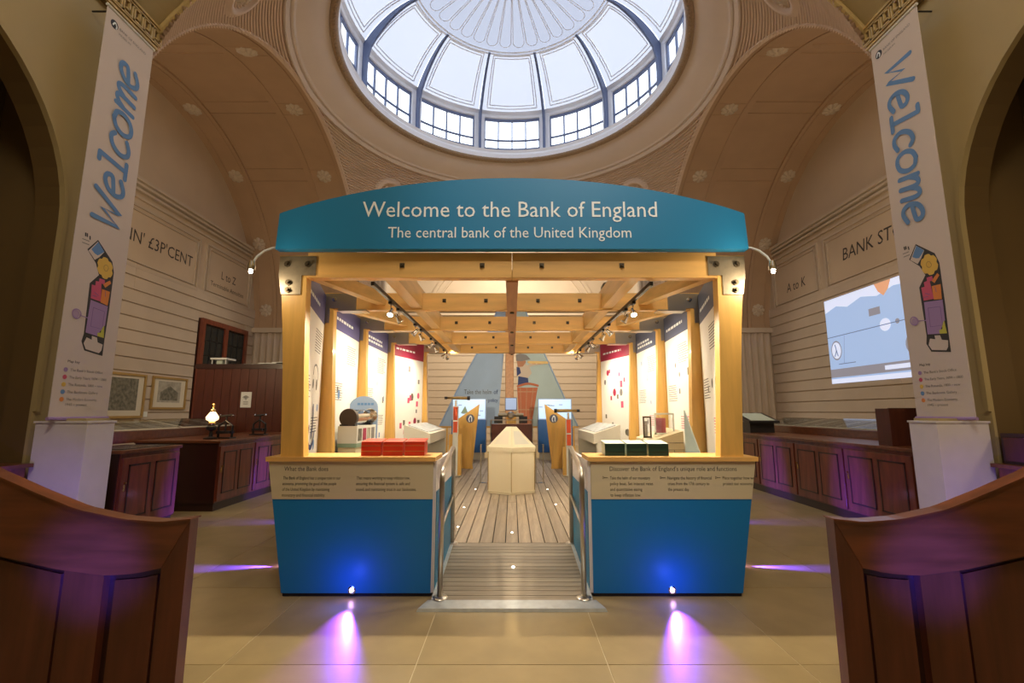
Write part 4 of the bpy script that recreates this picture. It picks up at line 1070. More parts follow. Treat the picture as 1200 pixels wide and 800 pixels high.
# sails
for s in (-1, 1):
    S = thing('sail', ('pale blue fabric sail left of the mast, printed Take the helm' if s < 0 else 'pale green fabric sail right of the mast with printed sailor in a barrel'), 'sail', (s*1.0, 14.6, 0.0))
    pts = ([(-2.22, 1.0), (-0.44, 1.0), (-0.26, 3.2), (-0.16, 4.75), (-0.42, 4.75), (-0.72, 4.0), (-1.08, 3.28), (-1.70, 2.1)] if s < 0 else
           [(0.24, 1.0), (2.02, 1.0), (1.52, 2.1), (1.0, 3.28), (0.66, 4.0), (0.38, 4.75), (0.10, 4.75), (0.15, 3.2)])
    m = B(); n = 10
    B().prism(pts, XZ(14.6), 0.02).build('cloth', sail_m if s < 0 else sail_m2, S)
    B().tube([(pts[-1][0] if 0 else p[0], 14.585, p[1]) for p in ((pts[0], pts[7], pts[6], pts[5], pts[4]) if s < 0 else (pts[1], pts[2], pts[3], pts[4], pts[5]))], 0.03, 6).build('luff_rope', arch_blue if s < 0 else sail_m, S)
    B().tube([((-2.25 if s < 0 else 0.22), 14.62, 0.98), ((-0.42 if s < 0 else 2.05), 14.62, 0.98)], 0.035, 8).build('boom', ply_h, S)
    for x in ((-2.0, -0.6) if s < 0 else (0.45, 1.9)): B().tube([(x, 14.62, 0.0), (x, 14.62, 0.98)], 0.025, 8).build('prop', ply, S)
    M = XZ(14.57)
    if s < 0:
        text('lettering', 'Take the helm', M, black, S, width=0.86, height=0.20, xy=(-1.49, 1.98), t=0.002)
        text('lettering', 'of', M, navy_p, S, width=0.13, height=0.20, xy=(-0.57, 1.98), t=0.002)
        text('lettering', 'our monetary policy', M, navy_p, S, width=1.05, height=0.15, xy=(-1.49, 1.74), t=0.002)
    else:
        pr = B().prism([(0.20, 2.06), (0.78, 2.06), (0.75, 2.2), (0.82, 2.3), (0.20, 2.3)], M, 0.006); 
        bar = B().prism([(0.22, 1.05), (0.60, 1.05), (0.80, 2.18), (0.16, 2.18)], M, 0.004).build('printed_barrel', barrel_m, S)
        for (xa, xb) in ((0.28, 0.26), (0.42, 0.46), (0.52, 0.66)):
            b = B(); ribbon(b, [(xa, 1.06), (xb, 2.16)], 0.02, M, 0.002, 0.005, False); b.build('stave_line', spine_m, bar)
        for z in (1.5, 2.05):
            b = B(); ribbon(b, [(0.20, z), (0.66 + (z-1.5)*.15, z)], 0.03, M, 0.002, 0.006, False); b.build('hoop_line', spine_m, bar)
        b = B(); ribbon(b, [(0.18, 2.22), (0.5, 2.30), (0.8, 2.24)], 0.07, M, 0.002, 0.006); b.build('barrel_rim', barrel_m, bar)
        B().prism([(0.18, 2.250), (0.52, 2.265), (0.50, 2.478), (0.20, 2.531)], M, 0.004, 0.002).build('printed_belt', navy_p, S)
        B().prism([(0.17, 2.516), (0.50, 2.478), (0.62, 2.630), (0.55, 2.805), (0.40, 2.934), (0.18, 2.835)], M, 0.004, 0.001).build('printed_shirt', cloth_p, S)
        B().prism([(0.15, 2.531), (0.28, 2.630), (0.24, 2.805), (0.14, 2.820)], M, 0.004, 0.006).build('printed_waistcoat', navy_p, S)
        B().prism([(0.18, 2.820), (0.34, 2.835), (0.44, 2.972), (0.40, 3.078), (0.25, 3.139), (0.14, 3.086)], M, 0.004, 0.003).build('printed_face', skin_p, S)
        B().prism([(0.13, 3.010), (0.30, 3.002), (0.58, 3.063), (0.45, 3.200), (0.25, 3.246), (0.12, 3.200)], M, 0.004, 0.008).build('printed_headscarf', ink_grey, S)
        b = B(); ribbon(b, [(0.45, 2.782), (0.62, 2.896), (0.95, 2.942)], 0.09, M, 0.002, 0.004); b.build('printed_arm', cloth_p, S)
        b = B(); ribbon(b, [(0.52, 2.972), (1.10, 2.957)], 0.08, M, 0.002, 0.01, False); b.build('printed_telescope', gold_frame, S)
        for (a, c) in ((0.62, 0.74), (0.80, 0.90)):
            B().prism([(a, 2.91), (c, 2.91), (c, 3.0), (a, 3.0)], M, 0.002, 0.014).build('printed_hand', skin_p, S)

# sloping desks along both sides
for s in (-1, 1):
    D_ = thing('sloping_desk', 'pale grey sloping display desk along the %s side of the deck' % SIDE[s], 'desk', (s*1.5, 8.7, DZ))
    ya, yb = 7.45, 9.2; xo, xi = s*1.70, s*1.28
    def sl(y0, y1, z_o0, z_o1, z_i0, z_i1, nm, m_, ins=0.0):
        return B().hexa([(xo - s*ins, y0, z_o0), (xi + s*ins, y0, z_i0), (xi + s*ins, y1, z_i0), (xo - s*ins, y1, z_o0)], [(xo - s*ins, y0, z_o1), (xi + s*ins, y0, z_i1), (xi + s*ins, y1, z_i1), (xo - s*ins, y1, z_o1)]).build(nm, m_, D_)
    sl(ya, yb, 1.0, 1.24, 0.95, 1.10, 'desk_box', grey_desk)
    sl(ya+0.08, yb-0.08, 1.205, 1.243, 1.12, 1.128, 'printed_top', desk_print, 0.05)
    bx('end_panel', xo, xi + s*0.06, ya + 0.0, ya + 0.12, DZ, 1.0, grey_desk, D_)
    bx('end_panel', xo, xi, yb - 0.1, yb, DZ, 0.96, grey_desk, D_)
    bx('back_panel', xo, s*1.66, ya+0.12, yb-0.1, DZ, 1.0, grey_desk, D_)
# left: arched blue board, white stand with the rolled tube
AB = thing('arched_board', 'light blue board with arched top and printed text behind the tube stand', 'sign', (-1.98, 6.30, DZ))
cxp = -1.995 + 0.01; Yb = 6.25
pts = [(-2.19, DZ), (-1.81, DZ), (-1.81, 1.50)] + [(-2.0 + 0.19*math.cos(PI*i/12), 1.50 + 0.15*math.sin(PI*i/12)) for i in range(1, 12)] + [(-2.19, 1.50)]
pts = [(x + 0.03, z) for (x, z) in pts]
B().prism(pts, XZ(Yb + 0.03), 0.03).build('board', arch_blue, AB)
b = B(); M = XZ(Yb); rnd = random.Random(3)
for i, z in enumerate((1.53, 1.43, 1.38, 1.34)):
    x = -2.12 if i else -2.05
    while x < -1.86: b.prism([(x, z), (x+0.035, z), (x+0.035, z + (0.018 if i else 0.03)), (x, z + (0.018 if i else 0.03))], M, 0.001, 0.001); x += 0.045
b.build('printed_text', b_blue, AB)
WS = thing('tube_stand', 'white cabinet stand with sea green band, left side behind the red books', 'stand', (-1.85, 5.9, DZ))
bx('body', -2.00, -1.78, 5.45, 6.2, 1.085, 1.28, white_m, WS)
bx('green_band', -2.00, -1.78, 5.45, 6.2, 1.04, 1.085, greenish, WS)
bx('base', -1.99, -1.79, 5.46, 6.19, DZ, 1.04, cream_panel, WS)
for i in range(4): bx('picture', -1.78, -1.776, 5.5 + i*0.17, 5.62 + i*0.17, 1.11, 1.25, [etch, pan_red, etch_pale, ink_grey][i], WS)
TB = thing('note_tube', 'clear tube stuffed with rolled banknotes and closed by a dark disc', 'tube', (-1.90, 5.8, 1.28))
B().tube([(-1.905, 5.56, 1.375), (-1.85, 6.15, 1.39)], 0.088, 28).build('tube', acryl, TB, smooth=True)
B().tube([(-1.906, 5.50, 1.375), (-1.904, 5.56, 1.375)], 0.105, 32).build('end_disc', bronze, TB)
B().tube([(-1.85, 6.14, 1.39), (-1.849, 6.17, 1.39)], 0.095, 32).build('end_ring', chrome, TB)
for i in range(9):
    a = i*2.4; r_ = 0.045*(i % 3)/2
    B().tube([(-1.905 + r_*math.cos(a), 5.58 + 0.05*(i % 3), 1.375 + r_*math.sin(a)), (-1.86 + r_*math.cos(a), 6.0 + 0.04*(i % 2), 1.385 + r_*math.sin(a))], 0.022, 8).build('rolled_note', [paper, skin_p, white_m, etch_pale][i % 4], TB)
bx('cradle', -2.0, -1.82, 5.50, 5.58, 1.28, 1.30, black, TB)
bx('cradle', -1.95, -1.79, 6.0, 6.08, 1.28, 1.31, black, TB)
# books on the counters
def book(s, i, x0, x1, y0, y1, h, cover, lab):
    b = thing('bound_book', lab, 'book', ((x0+x1)/2, (y0+y1)/2, 1.08))
    bx('cover', x0, x1, y0, y0+0.008, 1.08, 1.08+h, cover, b)
    bx('pages', x0+0.006, x1-0.006, y0+0.008, y1, 1.084, 1.08+h-0.006, cover if s < 0 else page_m, b)
    B().hexa([(x0, y0, 1.08+h-0.006), (x1, y0, 1.08+h-0.006), (x1, y1, 1.08+h+0.010), (x0, y1, 1.08+h+0.010)], [(x0, y0, 1.08+h), (x1, y0, 1.08+h), (x1, y1, 1.08+h+0.018), (x0, y1, 1.08+h+0.018)]).build('top', cover if s < 0 else page_m, b)
    for zz in (0.3, 0.7): bx('band', x0, x1, y0-0.002, y0, 1.08+h*zz, 1.08+h*zz+0.004, gold_frame if s < 0 else black, b)
nm = ['leftmost', 'middle', 'rightmost']
for i in range(3):
    book(-1, i, -1.27 + i*0.182, -1.105 + i*0.182, 4.02 + 0.01*i, 4.20 + .01*i, 0.115, red_box, '%s of the three red leather boxes on the left front counter' % nm[i])
    book(1, i, 0.785 + i*0.182, 0.952 + i*0.182, 4.03 - 0.008*i, 4.21 - .008*i, 0.10, green_box, '%s of the three dark green books on the right front counter' % nm[i])
tag(B().tube([(-1.08, 4.23, 1.225), (-0.98, 4.23, 1.205)], 0.009, 8).build('black_pen', black), 'black pen lying behind the middle red box', 'pen')
bpy.data.objects['black_pen'].location.z = 1.081 
# right: low brick-patterned desk with clear holders, and grey leaflet board
DR = thing('low_desk', 'cream desk with sloping top behind the green books', 'desk', (1.8, 6.0, DZ))
m = B().hexa([(1.62, 5.6, DZ), (2.02, 5.6, DZ), (2.02, 6.2, DZ), (1.62, 6.2, DZ)], [(1.62, 5.6, 1.10), (2.02, 5.6, 1.22), (2.02, 6.2, 1.24), (1.62, 6.2, 1.12)]); m.build('body', cream_panel, DR)
for z in (1.08, 1.0, 0.92): bx('joint_line', 1.62, 2.02, 5.596, 5.6, z, z+0.006, ink_grey, DR)
for (x, z) in ((1.80, 1.0), (1.70, 0.92), (1.90, 0.92)): bx('joint_line', x, x+0.006, 5.596, 5.6, z, z+0.08, ink_grey, DR)
for i, (x0, x1, m_) in enumerate(((1.60, 1.70, bolt_m), (1.74, 1.98, None))):
    H = thing('acrylic_holder', ('small dark framed picture holder on the cream low desk' if i == 0 else 'clear acrylic leaflet holder on the cream low desk'), 'holder', ((x0+x1)/2, 5.8, 1.13))
    zb = 1.17 if i else 1.13
    m = B(); m.box(x0, x1, 5.78, 5.80, zb+0.24, zb+0.26); m.box(x0, x0+0.015, 5.78, 5.80, zb, zb+0.24); m.box(x1-0.015, x1, 5.78, 5.80, zb, zb+0.24); m.box(x0, x1, 5.78, 5.80, zb, zb+0.02)
    m.build('frame', m_ or white_m, H)
    bx('leaflet', x0+0.02, x0 + (x1-x0)*0.6, 5.81, 5.815, zb+0.02, zb+0.2, [etch_pale, b_pink][i], H)
    bx('sleeve', x0+0.015, x1-0.015, 5.785, 5.79, zb+0.02, zb+0.24, acryl, H)
    bx('foot', x0, x1, 5.74, 5.86, zb-0.02, zb+0.005, acryl, H)
LB = thing('leaning_board', 'thin grey-green board leaning at the foot of the first right graphic panel', 'board', (1.8, 4.9, DZ))
m = B().hexa([(1.96, 4.6, DZ), (1.98, 4.6, DZ), (1.90, 5.15, DZ), (1.88, 5.15, DZ)], [(1.90, 4.72, 1.28), (1.92, 4.72, 1.28), (1.86, 5.10, 1.50), (1.84, 5.10, 1.50)])
B().add([(1.87, 4.62, 1.08), (1.80, 4.9, 1.08), (1.77, 4.9, 1.42), (1.885, 4.62, 1.10)], [(0,1,2,3)])
B().prism([(0, DZ), (0.30, DZ), (0.27, 1.0), (0.02, 1.46)], plane((1.80, 4.95, 0), (0.25, -1, 0), (0,0,1)), 0.012).build('sheet', sail_m2, LB)

# ------------------------------------------------------------------ banners and their boxes
def strokes():
    return [(0.0,  [[(0.0,1.42),(0.22,0.0),(0.62,1.0),(0.80,0.0),(1.35,1.42)]], False),
            (1.50, [[(0.10,0.50),(0.50,0.56),(0.85,0.66),(0.80,0.92),(0.52,1.02),(0.18,0.82),(0.06,0.42),(0.22,0.08),(0.52,0.0),(0.90,0.20)]], True),
            (2.60, [[(0.08,1.45),(0.42,1.45)],[(0.42,1.45),(0.42,0.0)],[(0.05,0.0),(0.80,0.0)]], False),
            (3.55, [[(0.88,0.84),(0.62,1.02),(0.25,0.88),(0.06,0.46),(0.22,0.08),(0.54,0.0),(0.88,0.16)]], True),
            (4.60, [[(0.52,1.02),(0.18,0.86),(0.04,0.48),(0.20,0.10),(0.52,0.0),(0.86,0.14),(1.0,0.52),(0.86,0.90),(0.52,1.02)]], True),
            (5.85, [[(0.06,1.0),(0.08,0.0)],[(0.08,0.55),(0.26,0.92),(0.48,0.98),(0.60,0.70),(0.60,0.0)],[(0.60,0.55),(0.78,0.92),(1.0,0.98),(1.12,0.70),(1.12,0.0)]], True),
            (7.20, [[(0.10,0.50),(0.50,0.56),(0.85,0.66),(0.80,0.92),(0.52,1.02),(0.18,0.82),(0.06,0.42),(0.22,0.08),(0.52,0.0),(0.90,0.20)]], True)]
for s in (-1, 1):
    X = s*4.72; Y0, Y1 = 4.81, 5.51
    BN = thing('welcome_banner', 'tall white hanging banner reading Welcome with floor plan, on the %s pier' % SIDE[s], 'banner', (X, 5.16, 1.42))
    if s < 0: M = plane((X, 5.16, 0), (0, 1, 0), (0, 0, 1))
    else: M = plane((X, 5.16, 0), (0, -1, 0), (0, 0, 1))
    B().prism([(-0.35, 1.38), (0.35, 1.38), (0.35, 6.14), (-0.35, 6.14)], M, 0.006, -0.006).build('fabric', banner_m, BN)
    for (z, m_) in ((6.15, white_m), (1.375, b_purple)):
        a, b_ = M @ Vector((-0.36, z, 0.0)), M @ Vector((0.36, z, 0.0)); B().tube([a, b_], 0.018, 10).build('rod', m_, BN)
    for u in (-0.25, 0.25):
        a, b_ = M @ Vector((u, 6.15, 0)), M @ Vector((u, 6.15, -0.27)); B().tube([a, b_], 0.01, 6).build('bracket', black, BN)
    # handwritten word, running up the left banner and down the right one
    sc = 0.252; b = B(); wd = 0.058
    for (adv, sts, sm) in strokes():
        for st in sts:
            pp = []
            for (x, y) in st:
                x = (x + adv + y*0.18)*sc; y = y*sc
                pp.append((0.17 - y, 3.57 + x) if s < 0 else (-0.17 + y, 5.72 - x))
            ribbon(b, pp, wd, M, 0.001, 0.0008, sm)
    b.build('welcome_lettering', b_blue, BN)
    # logo
    text('museum_lettering', 'BANK OF ENGLAND', M, ink_grey, BN, width=0.40, height=0.045, xy=(-0.16, 5.98), off=0)
    text('museum_lettering', 'MUSEUM', M, ink_grey, BN, width=0.17, height=0.035, xy=(-0.16, 5.92), off=0)
    B().disc((-0.235, 5.99), 0.052, M, 0.001, 24, 0.001).build('logo', ink, BN)
    b = B(); ribbon(b, [(-0.26, 5.97), (-0.235, 6.01), (-0.21, 5.98), (-0.215, 5.95)], 0.018, M, 0.001, 0.002); b.build('logo_figure', letter_w, BN)
    # floor plan (plan units: the drawing's own grid, 1 unit = 1.73 mm)
    def q(cx, cy): return ((cx - 327 + 0.1125*cy)*0.00173, 3.42 - cy*0.00173)
    def area_(pts, m_, nm, lay): B().prism([q(*p) for p in pts], M, 0.0006, lay).build(nm, m_, PL)
    PL = B().prism([q(*p) for p in [(210,110),(285,22),(400,130),(415,200),(385,470),(358,665),(345,775),(212,755),(190,700),(205,650),(235,320),(300,250),(275,180)]], M, 0.0004, 0.001).build('floor_plan', ink, BN)
    WL[PL] = WL[PL]
    area_([(218,115),(285,32),(335,85),(300,130),(265,160)], banner_m, 'plan_room', 0.0016)
    area_([(238,100),(287,35),(334,85),(305,110),(285,125),(262,118)], b_blue, 'plan_room', 0.0020)
    area_([(345 + 62*math.cos(2*PI*j/24)*(1 if j % 4 else 0.86), 190 + 72*math.sin(2*PI*j/24)*(1 if j % 4 else 0.86)) for j in range(24)], b_yellow, 'plan_room', 0.0020)
    bb = B(); ribbon(bb, [(q(345 + 17*math.cos(2*PI*j/12), 190 + 20*math.sin(2*PI*j/12))) for j in range(13)], 0.006, M, 0.0005, 0.0028); bb.build('plan_line', gold_frame, PL)
    area_([(305,270),(345,270),(345,300),(320,300),(320,420),(245,415),(250,325),(275,325),(278,295),(302,292)], b_pink, 'plan_room', 0.0020)
    area_([(332,300),(385,262),(395,280),(350,320)], b_orange, 'plan_room', 0.0020)
    area_([(326,335),(388,338),(372,435),(318,425)], b_orange, 'plan_room', 0.0022)
    area_([(245,425),(375,440),(358,570),(325,610),(300,650),(215,640)], b_purple, 'plan_room', 0.0020)
    area_([(352,572),(350,655),(302,650),(302,628),(328,622),(330,600)], b_lime, 'plan_room', 0.0024)
    area_([(225,670),(262,680),(262,655),(300,660),(305,690),(345,700),(335,740),(318,760),(220,745),(205,710)], banner_m, 'plan_room', 0.0020)
    bb = B()
    for p in ([(265,470),(350,480),(335,600),(250,595),(265,470)], [(270,370),(300,385)], [(255,395),(285,395)], [(350,345),(350,380)]): ribbon(bb, [q(*a) for a in p], 0.006, M, 0.0005, 0.0028, False)
    bb.build('plan_line', mat('plan_line_violet', (0.20,0.12,0.32), 0.6) if 'plan_line_violet' not in MATS else MATS['plan_line_violet'], PL)
    bb = B()
    ribbon(bb, [q(145 + 28*math.cos(2*PI*j/14), 535 + 28*math.sin(2*PI*j/14)) for j in range(15)], 0.012, M, 0.0006, 0.0012); ribbon(bb, [q(172, 540), q(240, 548)], 0.010, M, 0.0006, 0.0012, False)
    bb.build('locator_ring', b_purple, BN)
    B().disc(q(145, 535), 0.045, M, 0.0004, 20, 0.0008).build('locator_disc', mat('print_pale_lilac', (0.45, 0.34, 0.52), 0.7) if 'print_pale_lilac' not in MATS else MATS['print_pale_lilac'], BN)
    for (a, b_) in ((190, 20), (202, 20), (222, 30)): B().prism([q(a, b_-12), q(a+9, b_-12), q(a+9, b_+12), q(a, b_+12)], M, 0.0006, 0.001).build('facility_icon', ink, BN)
    for i, yy in enumerate((52, 75)): B().prism([q(172, yy), q(222, yy), q(222, yy+5), q(172, yy+5)], M, 0.0006, 0.001).build('plan_caption', ink_grey, BN)
    text('key_title', 'Map key', M, ink, BN, width=0.14, height=0.040, xy=(-0.225, 1.965), off=0)
    for i, (tx, mm_, wq) in enumerate((("The Bank's Stock Office", b_purple, .40), ("The Early Years, 1694 – 1800", b_pink, .46), ("The Rotunda, 1800 – now", b_yellow, .42), ("The Banknote Gallery", b_blue, .37), ("The Modern Economy,", b_orange, .37))):
        z = 1.875 - i*0.078
        B().disc((-0.235, z + 0.012), 0.024, M, 0.001, 16, 0.001).build('key_dot', mm_, BN)
        text('key_lettering', tx, M, ink_grey, BN, width=wq, height=0.040, xy=(-0.185, z), off=0)
    text('key_lettering', '1945 – present', M, ink_grey, BN, width=0.25, height=0.040, xy=(-0.185, 1.875-4*0.078-0.055), off=0)
    # white box under the banner
    BX = thing('white_box', 'white painted box pedestal under the %s welcome banner' % SIDE[s], 'pedestal', (s*4.66, 5.07, 0))
    bx('body', s*4.39, s*4.93, 4.90, 5.24, 0, 1.33, box_m, BX, bev=0.004)
    bx('top', s*4.38, s*4.94, 4.89, 5.25, 1.33, 1.35, box_m, BX)
    bx('upstand', s*4.50, s*4.93, 5.0, 5.30, 1.35, 1.375, plaster_near, BX)

# ------------------------------------------------------------------ curved mahogany screens in the foreground
top = [(1.497, .949), (1.57, .938), (1.65, .937), (1.81, .949), (2.02, .991), (2.23, 1.068), (2.45, 1.156), (2.75, 1.30)]
bot = [(1.61, .739), (1.72, .716), (1.86, .706), (2.08, .732), (2.39, .797), (2.75, .90)]
for s in (-1, 1):
    S = thing('mahogany_screen', 'curved-topped panelled mahogany screen in the %s foreground' % SIDE[s], 'screen', (s*2.1, 2.33, 0))
    M = XZ(2.33)
    def topz(x):
        for a, b_ in zip(top[:-1], top[1:]):
            if a[0] <= x <= b_[0]: return a[1] + (b_[1]-a[1])*(x-a[0])/(b_[0]-a[0])
        return top[-1][1] if x > 2 else top[0][1]
    def botz(x):
        for a, b_ in zip(bot[:-1], bot[1:]):
            if a[0] <= x <= b_[0]: return a[1] + (b_[1]-a[1])*(x-a[0])/(b_[0]-a[0])
        return bot[-1][1] if x > 2 else bot[0][1]
    n = 26; m = B()
    xs_ = [1.61 + (2.75-1.61)*i/n for i in range(n+1)]
    P_ = [(s*1.497, .949)] + [(s*x, topz(x)) for x in [1.52, 1.55, 1.58] + xs_] + [(s*x, botz(x)) for x in xs_[::-1]]
    # top rail as a strip
    m = B()
    m.prism([(s*1.497, .949), (s*1.61, topz(1.61)), (s*1.61, .739)], M, 0.06)
    for a, b_ in zip(xs_[:-1], xs_[1:]): m.prism([(s*a, topz(a)), (s*b_, topz(b_)), (s*b_, botz(b_)), (s*a, botz(a))], M, 0.06)
    m.build('top_rail', screen_wood_h, S, merge=True)
    m = B()
    for a, b_ in zip(xs_[:-1], xs_[1:]): m.prism([(s*a, topz(a)), (s*b_, topz(b_)), (s*b_, topz(b_)+0.008), (s*a, topz(a)+0.008)], M, 0.075, -0.006)
    m.prism([(s*1.49, .951), (s*1.61, topz(1.61)), (s*1.61, topz(1.61)+0.008), (s*1.49, .958)], M, 0.075, -0.006)
    m.build('top_bead', screen_wood_h, S, merge=True)
    B().prism([(s*1.497, 0.0), (s*1.61, 0.0), (s*1.61, .739), (s*1.497, .949)], M, 0.058).build('end_stile', screen_wood, S)
    def board(xa, xb, m_, nm, t, off, drop=0.0):
        k = 8; q_ = [(s*xa, 0.0), (s*xb, 0.0)] + [(s*(xb + (xa-xb)*i/k), botz(xb + (xa-xb)*i/k) - drop) for i in range(k+1)]
        return B().prism(q_, M, t, off).build(nm, m_, S)
    board(1.61, 2.75, mahog_dark, 'backing', 0.020, 0.0)
    board(1.642, 1.835, screen_wood, 'panel', 0.012, 0.020, 0.03)
    board(1.868, 2.052, screen_wood, 'stile', 0.038, 0.020, 0.0)
    board(2.088, 2.50, screen_wood, 'panel', 0.012, 0.020, 0.03)
    board(2.52, 2.75, screen_wood, 'stile', 0.038, 0.020, 0.0)

# ------------------------------------------------------------------ side cabinets
def cabinet(s, y0, y1, xf, xb, label, nd, h=1.03, zt=0.04, endp=True, glass_top=False):
    C = thing('mahogany_cabinet', label, 'cabinet', (s*(xf+xb)/2, (y0+y1)/2, 0))
    bx('plinth', s*(xf+0.03), s*xb, y0+0.03, y1, 0, 0.12, mahog_dark, C)
    bx('body', s*xf, s*xb, y0, y1, 0.12, h-zt, mahog, C)
    bx('end_board', s*(xf+0.01), s*xb, y0-0.012, y0, 0.12, h-zt, mahog_dark if endp else mahog, C)
    bx('worktop', s*(xf-0.04), s*xb, y0-0.04, y1, h-zt, h, mahog_h, C, bev=0.006)
    if glass_top: bx('glass_sheet', s*(xf+0.05), s*(xb-0.02), y0+0.05, y1-0.05, h, h+0.006, dark_glass, C)
    pitch = (y1-y0)/nd
    for i in range(nd):
        a, b_ = y0 + pitch*i + 0.02, y0 + pitch*(i+1) - 0.02
        d = bx('door', s*(xf-0.022), s*xf, a, b_, 0.14, h-zt-0.05, mahog, C, bev=0.003)
        mid = (a+b_)/2; g = 0.07
        for (p, q_) in ((a+g+0.02, mid-0.045), (mid+0.045, b_-g)):
            m = B()
            X0, X1 = sorted((s*(xf-0.030), s*(xf-0.0221)))
            z0, z1 = 0.24, h-zt-0.13; w_ = 0.018
            m.box(X0, X1, p, p+w_, z0, z1); m.box(X0, X1, q_-w_, q_, z0, z1); m.box(X0, X1, p, q_, z0, z0+w_); m.box(X0, X1, p, q_, z1-w_, z1)
            m.build('panel_moulding', mahog_dark, d)
            bx('panel', s*(xf-0.026), s*(xf-0.0221), p+w_, q_-w_, z0+w_, z1-w_, mahog, d)
        yk = b_ - 0.045 if s > 0 else a + 0.045
        bx('escutcheon', s*(xf-0.026), s*(xf-0.022), yk-0.012, yk+0.012, 0.55, 0.62, brass, d)
        B().tube([(s*(xf-0.026), yk, 0.64), (s*(xf-0.045), yk, 0.64)], 0.010, 8).build('knob', brass, d)
    return C
cabinet(-1, 5.43, 6.38, 4.44, 5.15, 'short mahogany cabinet beside the left white box', 1, 1.01, glass_top=True)
cabinet(-1, 7.10, 10.0, 4.36, 5.60, 'long mahogany cabinet with dark end board carrying the brass oil lamp', 3, 1.02)
cabinet(1, 5.43, 12.2, 4.56, 5.40, 'long mahogany cabinet of doors along the right side bay', 6, 1.03)
# glazed table cases behind them
for s in (-1, 1):
    y0, y1 = (6.75, 9.85) if s < 0 else (6.25, 10.9)
    xa, xb = (5.72, 6.5) if s < 0 else (5.50, 6.3)
    G = thing('table_case', 'long mahogany table case with sloping glass lid %s' % ('behind the left cabinets' if s < 0 else 'behind the long right cabinet'), 'display case', (s*(xa+xb)/2, (y0+y1)/2, 0))
    bx('body', s*xa, s*xb, y0, y1, 0.98, 1.14, mahog_h, G)
    n = int((y1-y0)/1.4)
    for (x, y) in ((xa+.05, y0+.05), (xb-.05, y0+.05), (xa+.05, y1-.05), (xb-.05, y1-.05)): B().box(s*x-0.03, s*x+0.03, y-0.03, y+0.03, 0, 0.98).build('leg', mahog_dark, G)
    B().hexa([(s*xa, y0, 1.14), (s*xb, y0, 1.14), (s*xb, y1, 1.14), (s*xa, y1, 1.14)], [(s*xa, y0, 1.15), (s*xb, y0, 1.30), (s*xb, y1, 1.30), (s*xa, y1, 1.15)]).build('lid', mahog_h, G)
    k = max(2, n)
    for i in range(k):
        a = y0 + 0.06 + (y1-y0-0.06)*i/k; b_ = y0 + (y1-y0-0.06)*(i+1)/k - 0.0
        def SP(x, y, dz=0.0): return (s*x, y, 1.15 + 0.15*(x-xa)/(xb-xa) + dz)
        B().add([SP(xa+.05, a, .002), SP(xb-.05, a, .002), SP(xb-.05, b_, .002), SP(xa+.05, b_, .002)], [(0,1,2,3)]).build('lining', paper if s < 0 else etch_pale, G)
        for j in range(6):
            yy = a + (b_-a)*(j+0.7)/7
            B().add([SP(xa+.15, yy, .012), SP(xb-.2, yy, .012), SP(xb-.2, yy+.10, .012), SP(xa+.15, yy+.10, .012)], [(0,1,2,3)]).build('exhibit_card', [etch, white_m, black][j % 3], G)
        B().hexa([SP(xa+.05, a, .02), SP(xb-.05, a, .02), SP(xb-.05, b_, .02), SP(xa+.05, b_, .02)], [SP(xa+.05, a, .026), SP(xb-.05, a, .026), SP(xb-.05, b_, .026), SP(xa+.05, b_, .026)]).build('glass_lid', glass_m, G)
# tall mahogany enclosure at the back left
T = thing('tall_enclosure', 'tall mahogany boarded enclosure behind the left cabinets', 'cabinet', (-5.9, 10.3, 0))
bx('body', -6.80, -4.72, 10.08, 10.9, 0, 2.36, red_wood, T)
bx('top_rail', -6.84, -4.70, 10.04, 10.94, 2.36, 2.46, mahog_dark, T)
for i in range(11):
    x = -6.80 + 2.08*i/11; bx('board', x+0.003, x+2.08/11-0.003, 10.06, 10.08, 0, 2.36, red_wood, T)
NT = thing('paper_notice', 'white paper notice with a symbol fixed on the tall mahogany enclosure', 'notice', (-5.66, 10.05, 1.55))
bx('sheet', -5.80, -5.575, 10.052, 10.058, 1.53, 1.86, white_m, NT)
M = XZ(10.052); b = B()
for k in range(3): ribbon(b, [(-5.69 + (0.03+0.022*k)*math.cos(a), 1.70 + (0.03+0.022*k)*math.sin(a)) for a in (PI*0.2, PI*0.35, PI*0.5, PI*0.65, PI*0.8)], 0.010, M)
b.disc((-5.69, 1.70), 0.012, M, 0.001, 8, 0.001); b.build('symbol', ink, NT)
b = B()
for z in (1.64, 1.60): b.prism([(-5.74, z), (-5.64, z), (-5.64, z+.012), (-5.74, z+.012)], M, 0.001, 0.001)
b.build('text_lines', ink, NT)
# model and papers on its top
MD = thing('model_building', 'small white model building on top of the tall enclosure', 'model', (-6.5, 10.4, 2.46))
bx('roof', -6.66, -6.30, 10.25, 10.6, 2.58, 2.62, white_m, MD); bx('core', -6.55, -6.42, 10.3, 10.5, 2.46, 2.58, page_m, MD)
for x in (-6.64, -6.34): bx('column', x, x+0.02, 10.27, 10.29, 2.46, 2.58, white_m, MD)
PS = thing('paper_stack', 'loose white papers lying on top of the tall enclosure', 'papers', (-5.5, 10.4, 2.46))
for i in range(3): bx('sheet', -5.85 + 0.30*i, -5.45 + 0.30*i, 10.15, 10.5, 2.46 + 0.02*i, 2.475 + 0.02*i, white_m, PS)
BT = thing('black_bottle', 'small black bottle standing at the right end of the tall enclosure top', 'bottle', (-4.95, 10.4, 2.46))
B().lathe([(0, 0), (.045, 0), (.045, .12), (.02, .15), (.02, .19), (0, .19)], (-4.95, 10.4, 2.46), 14).build('glass_body', black, BT)
B().lathe([(0, .0), (.022, .0), (.022, .02), (0, .02)], (-4.95, 10.4, 2.65), 14).build('cap', bolt_m, BT)
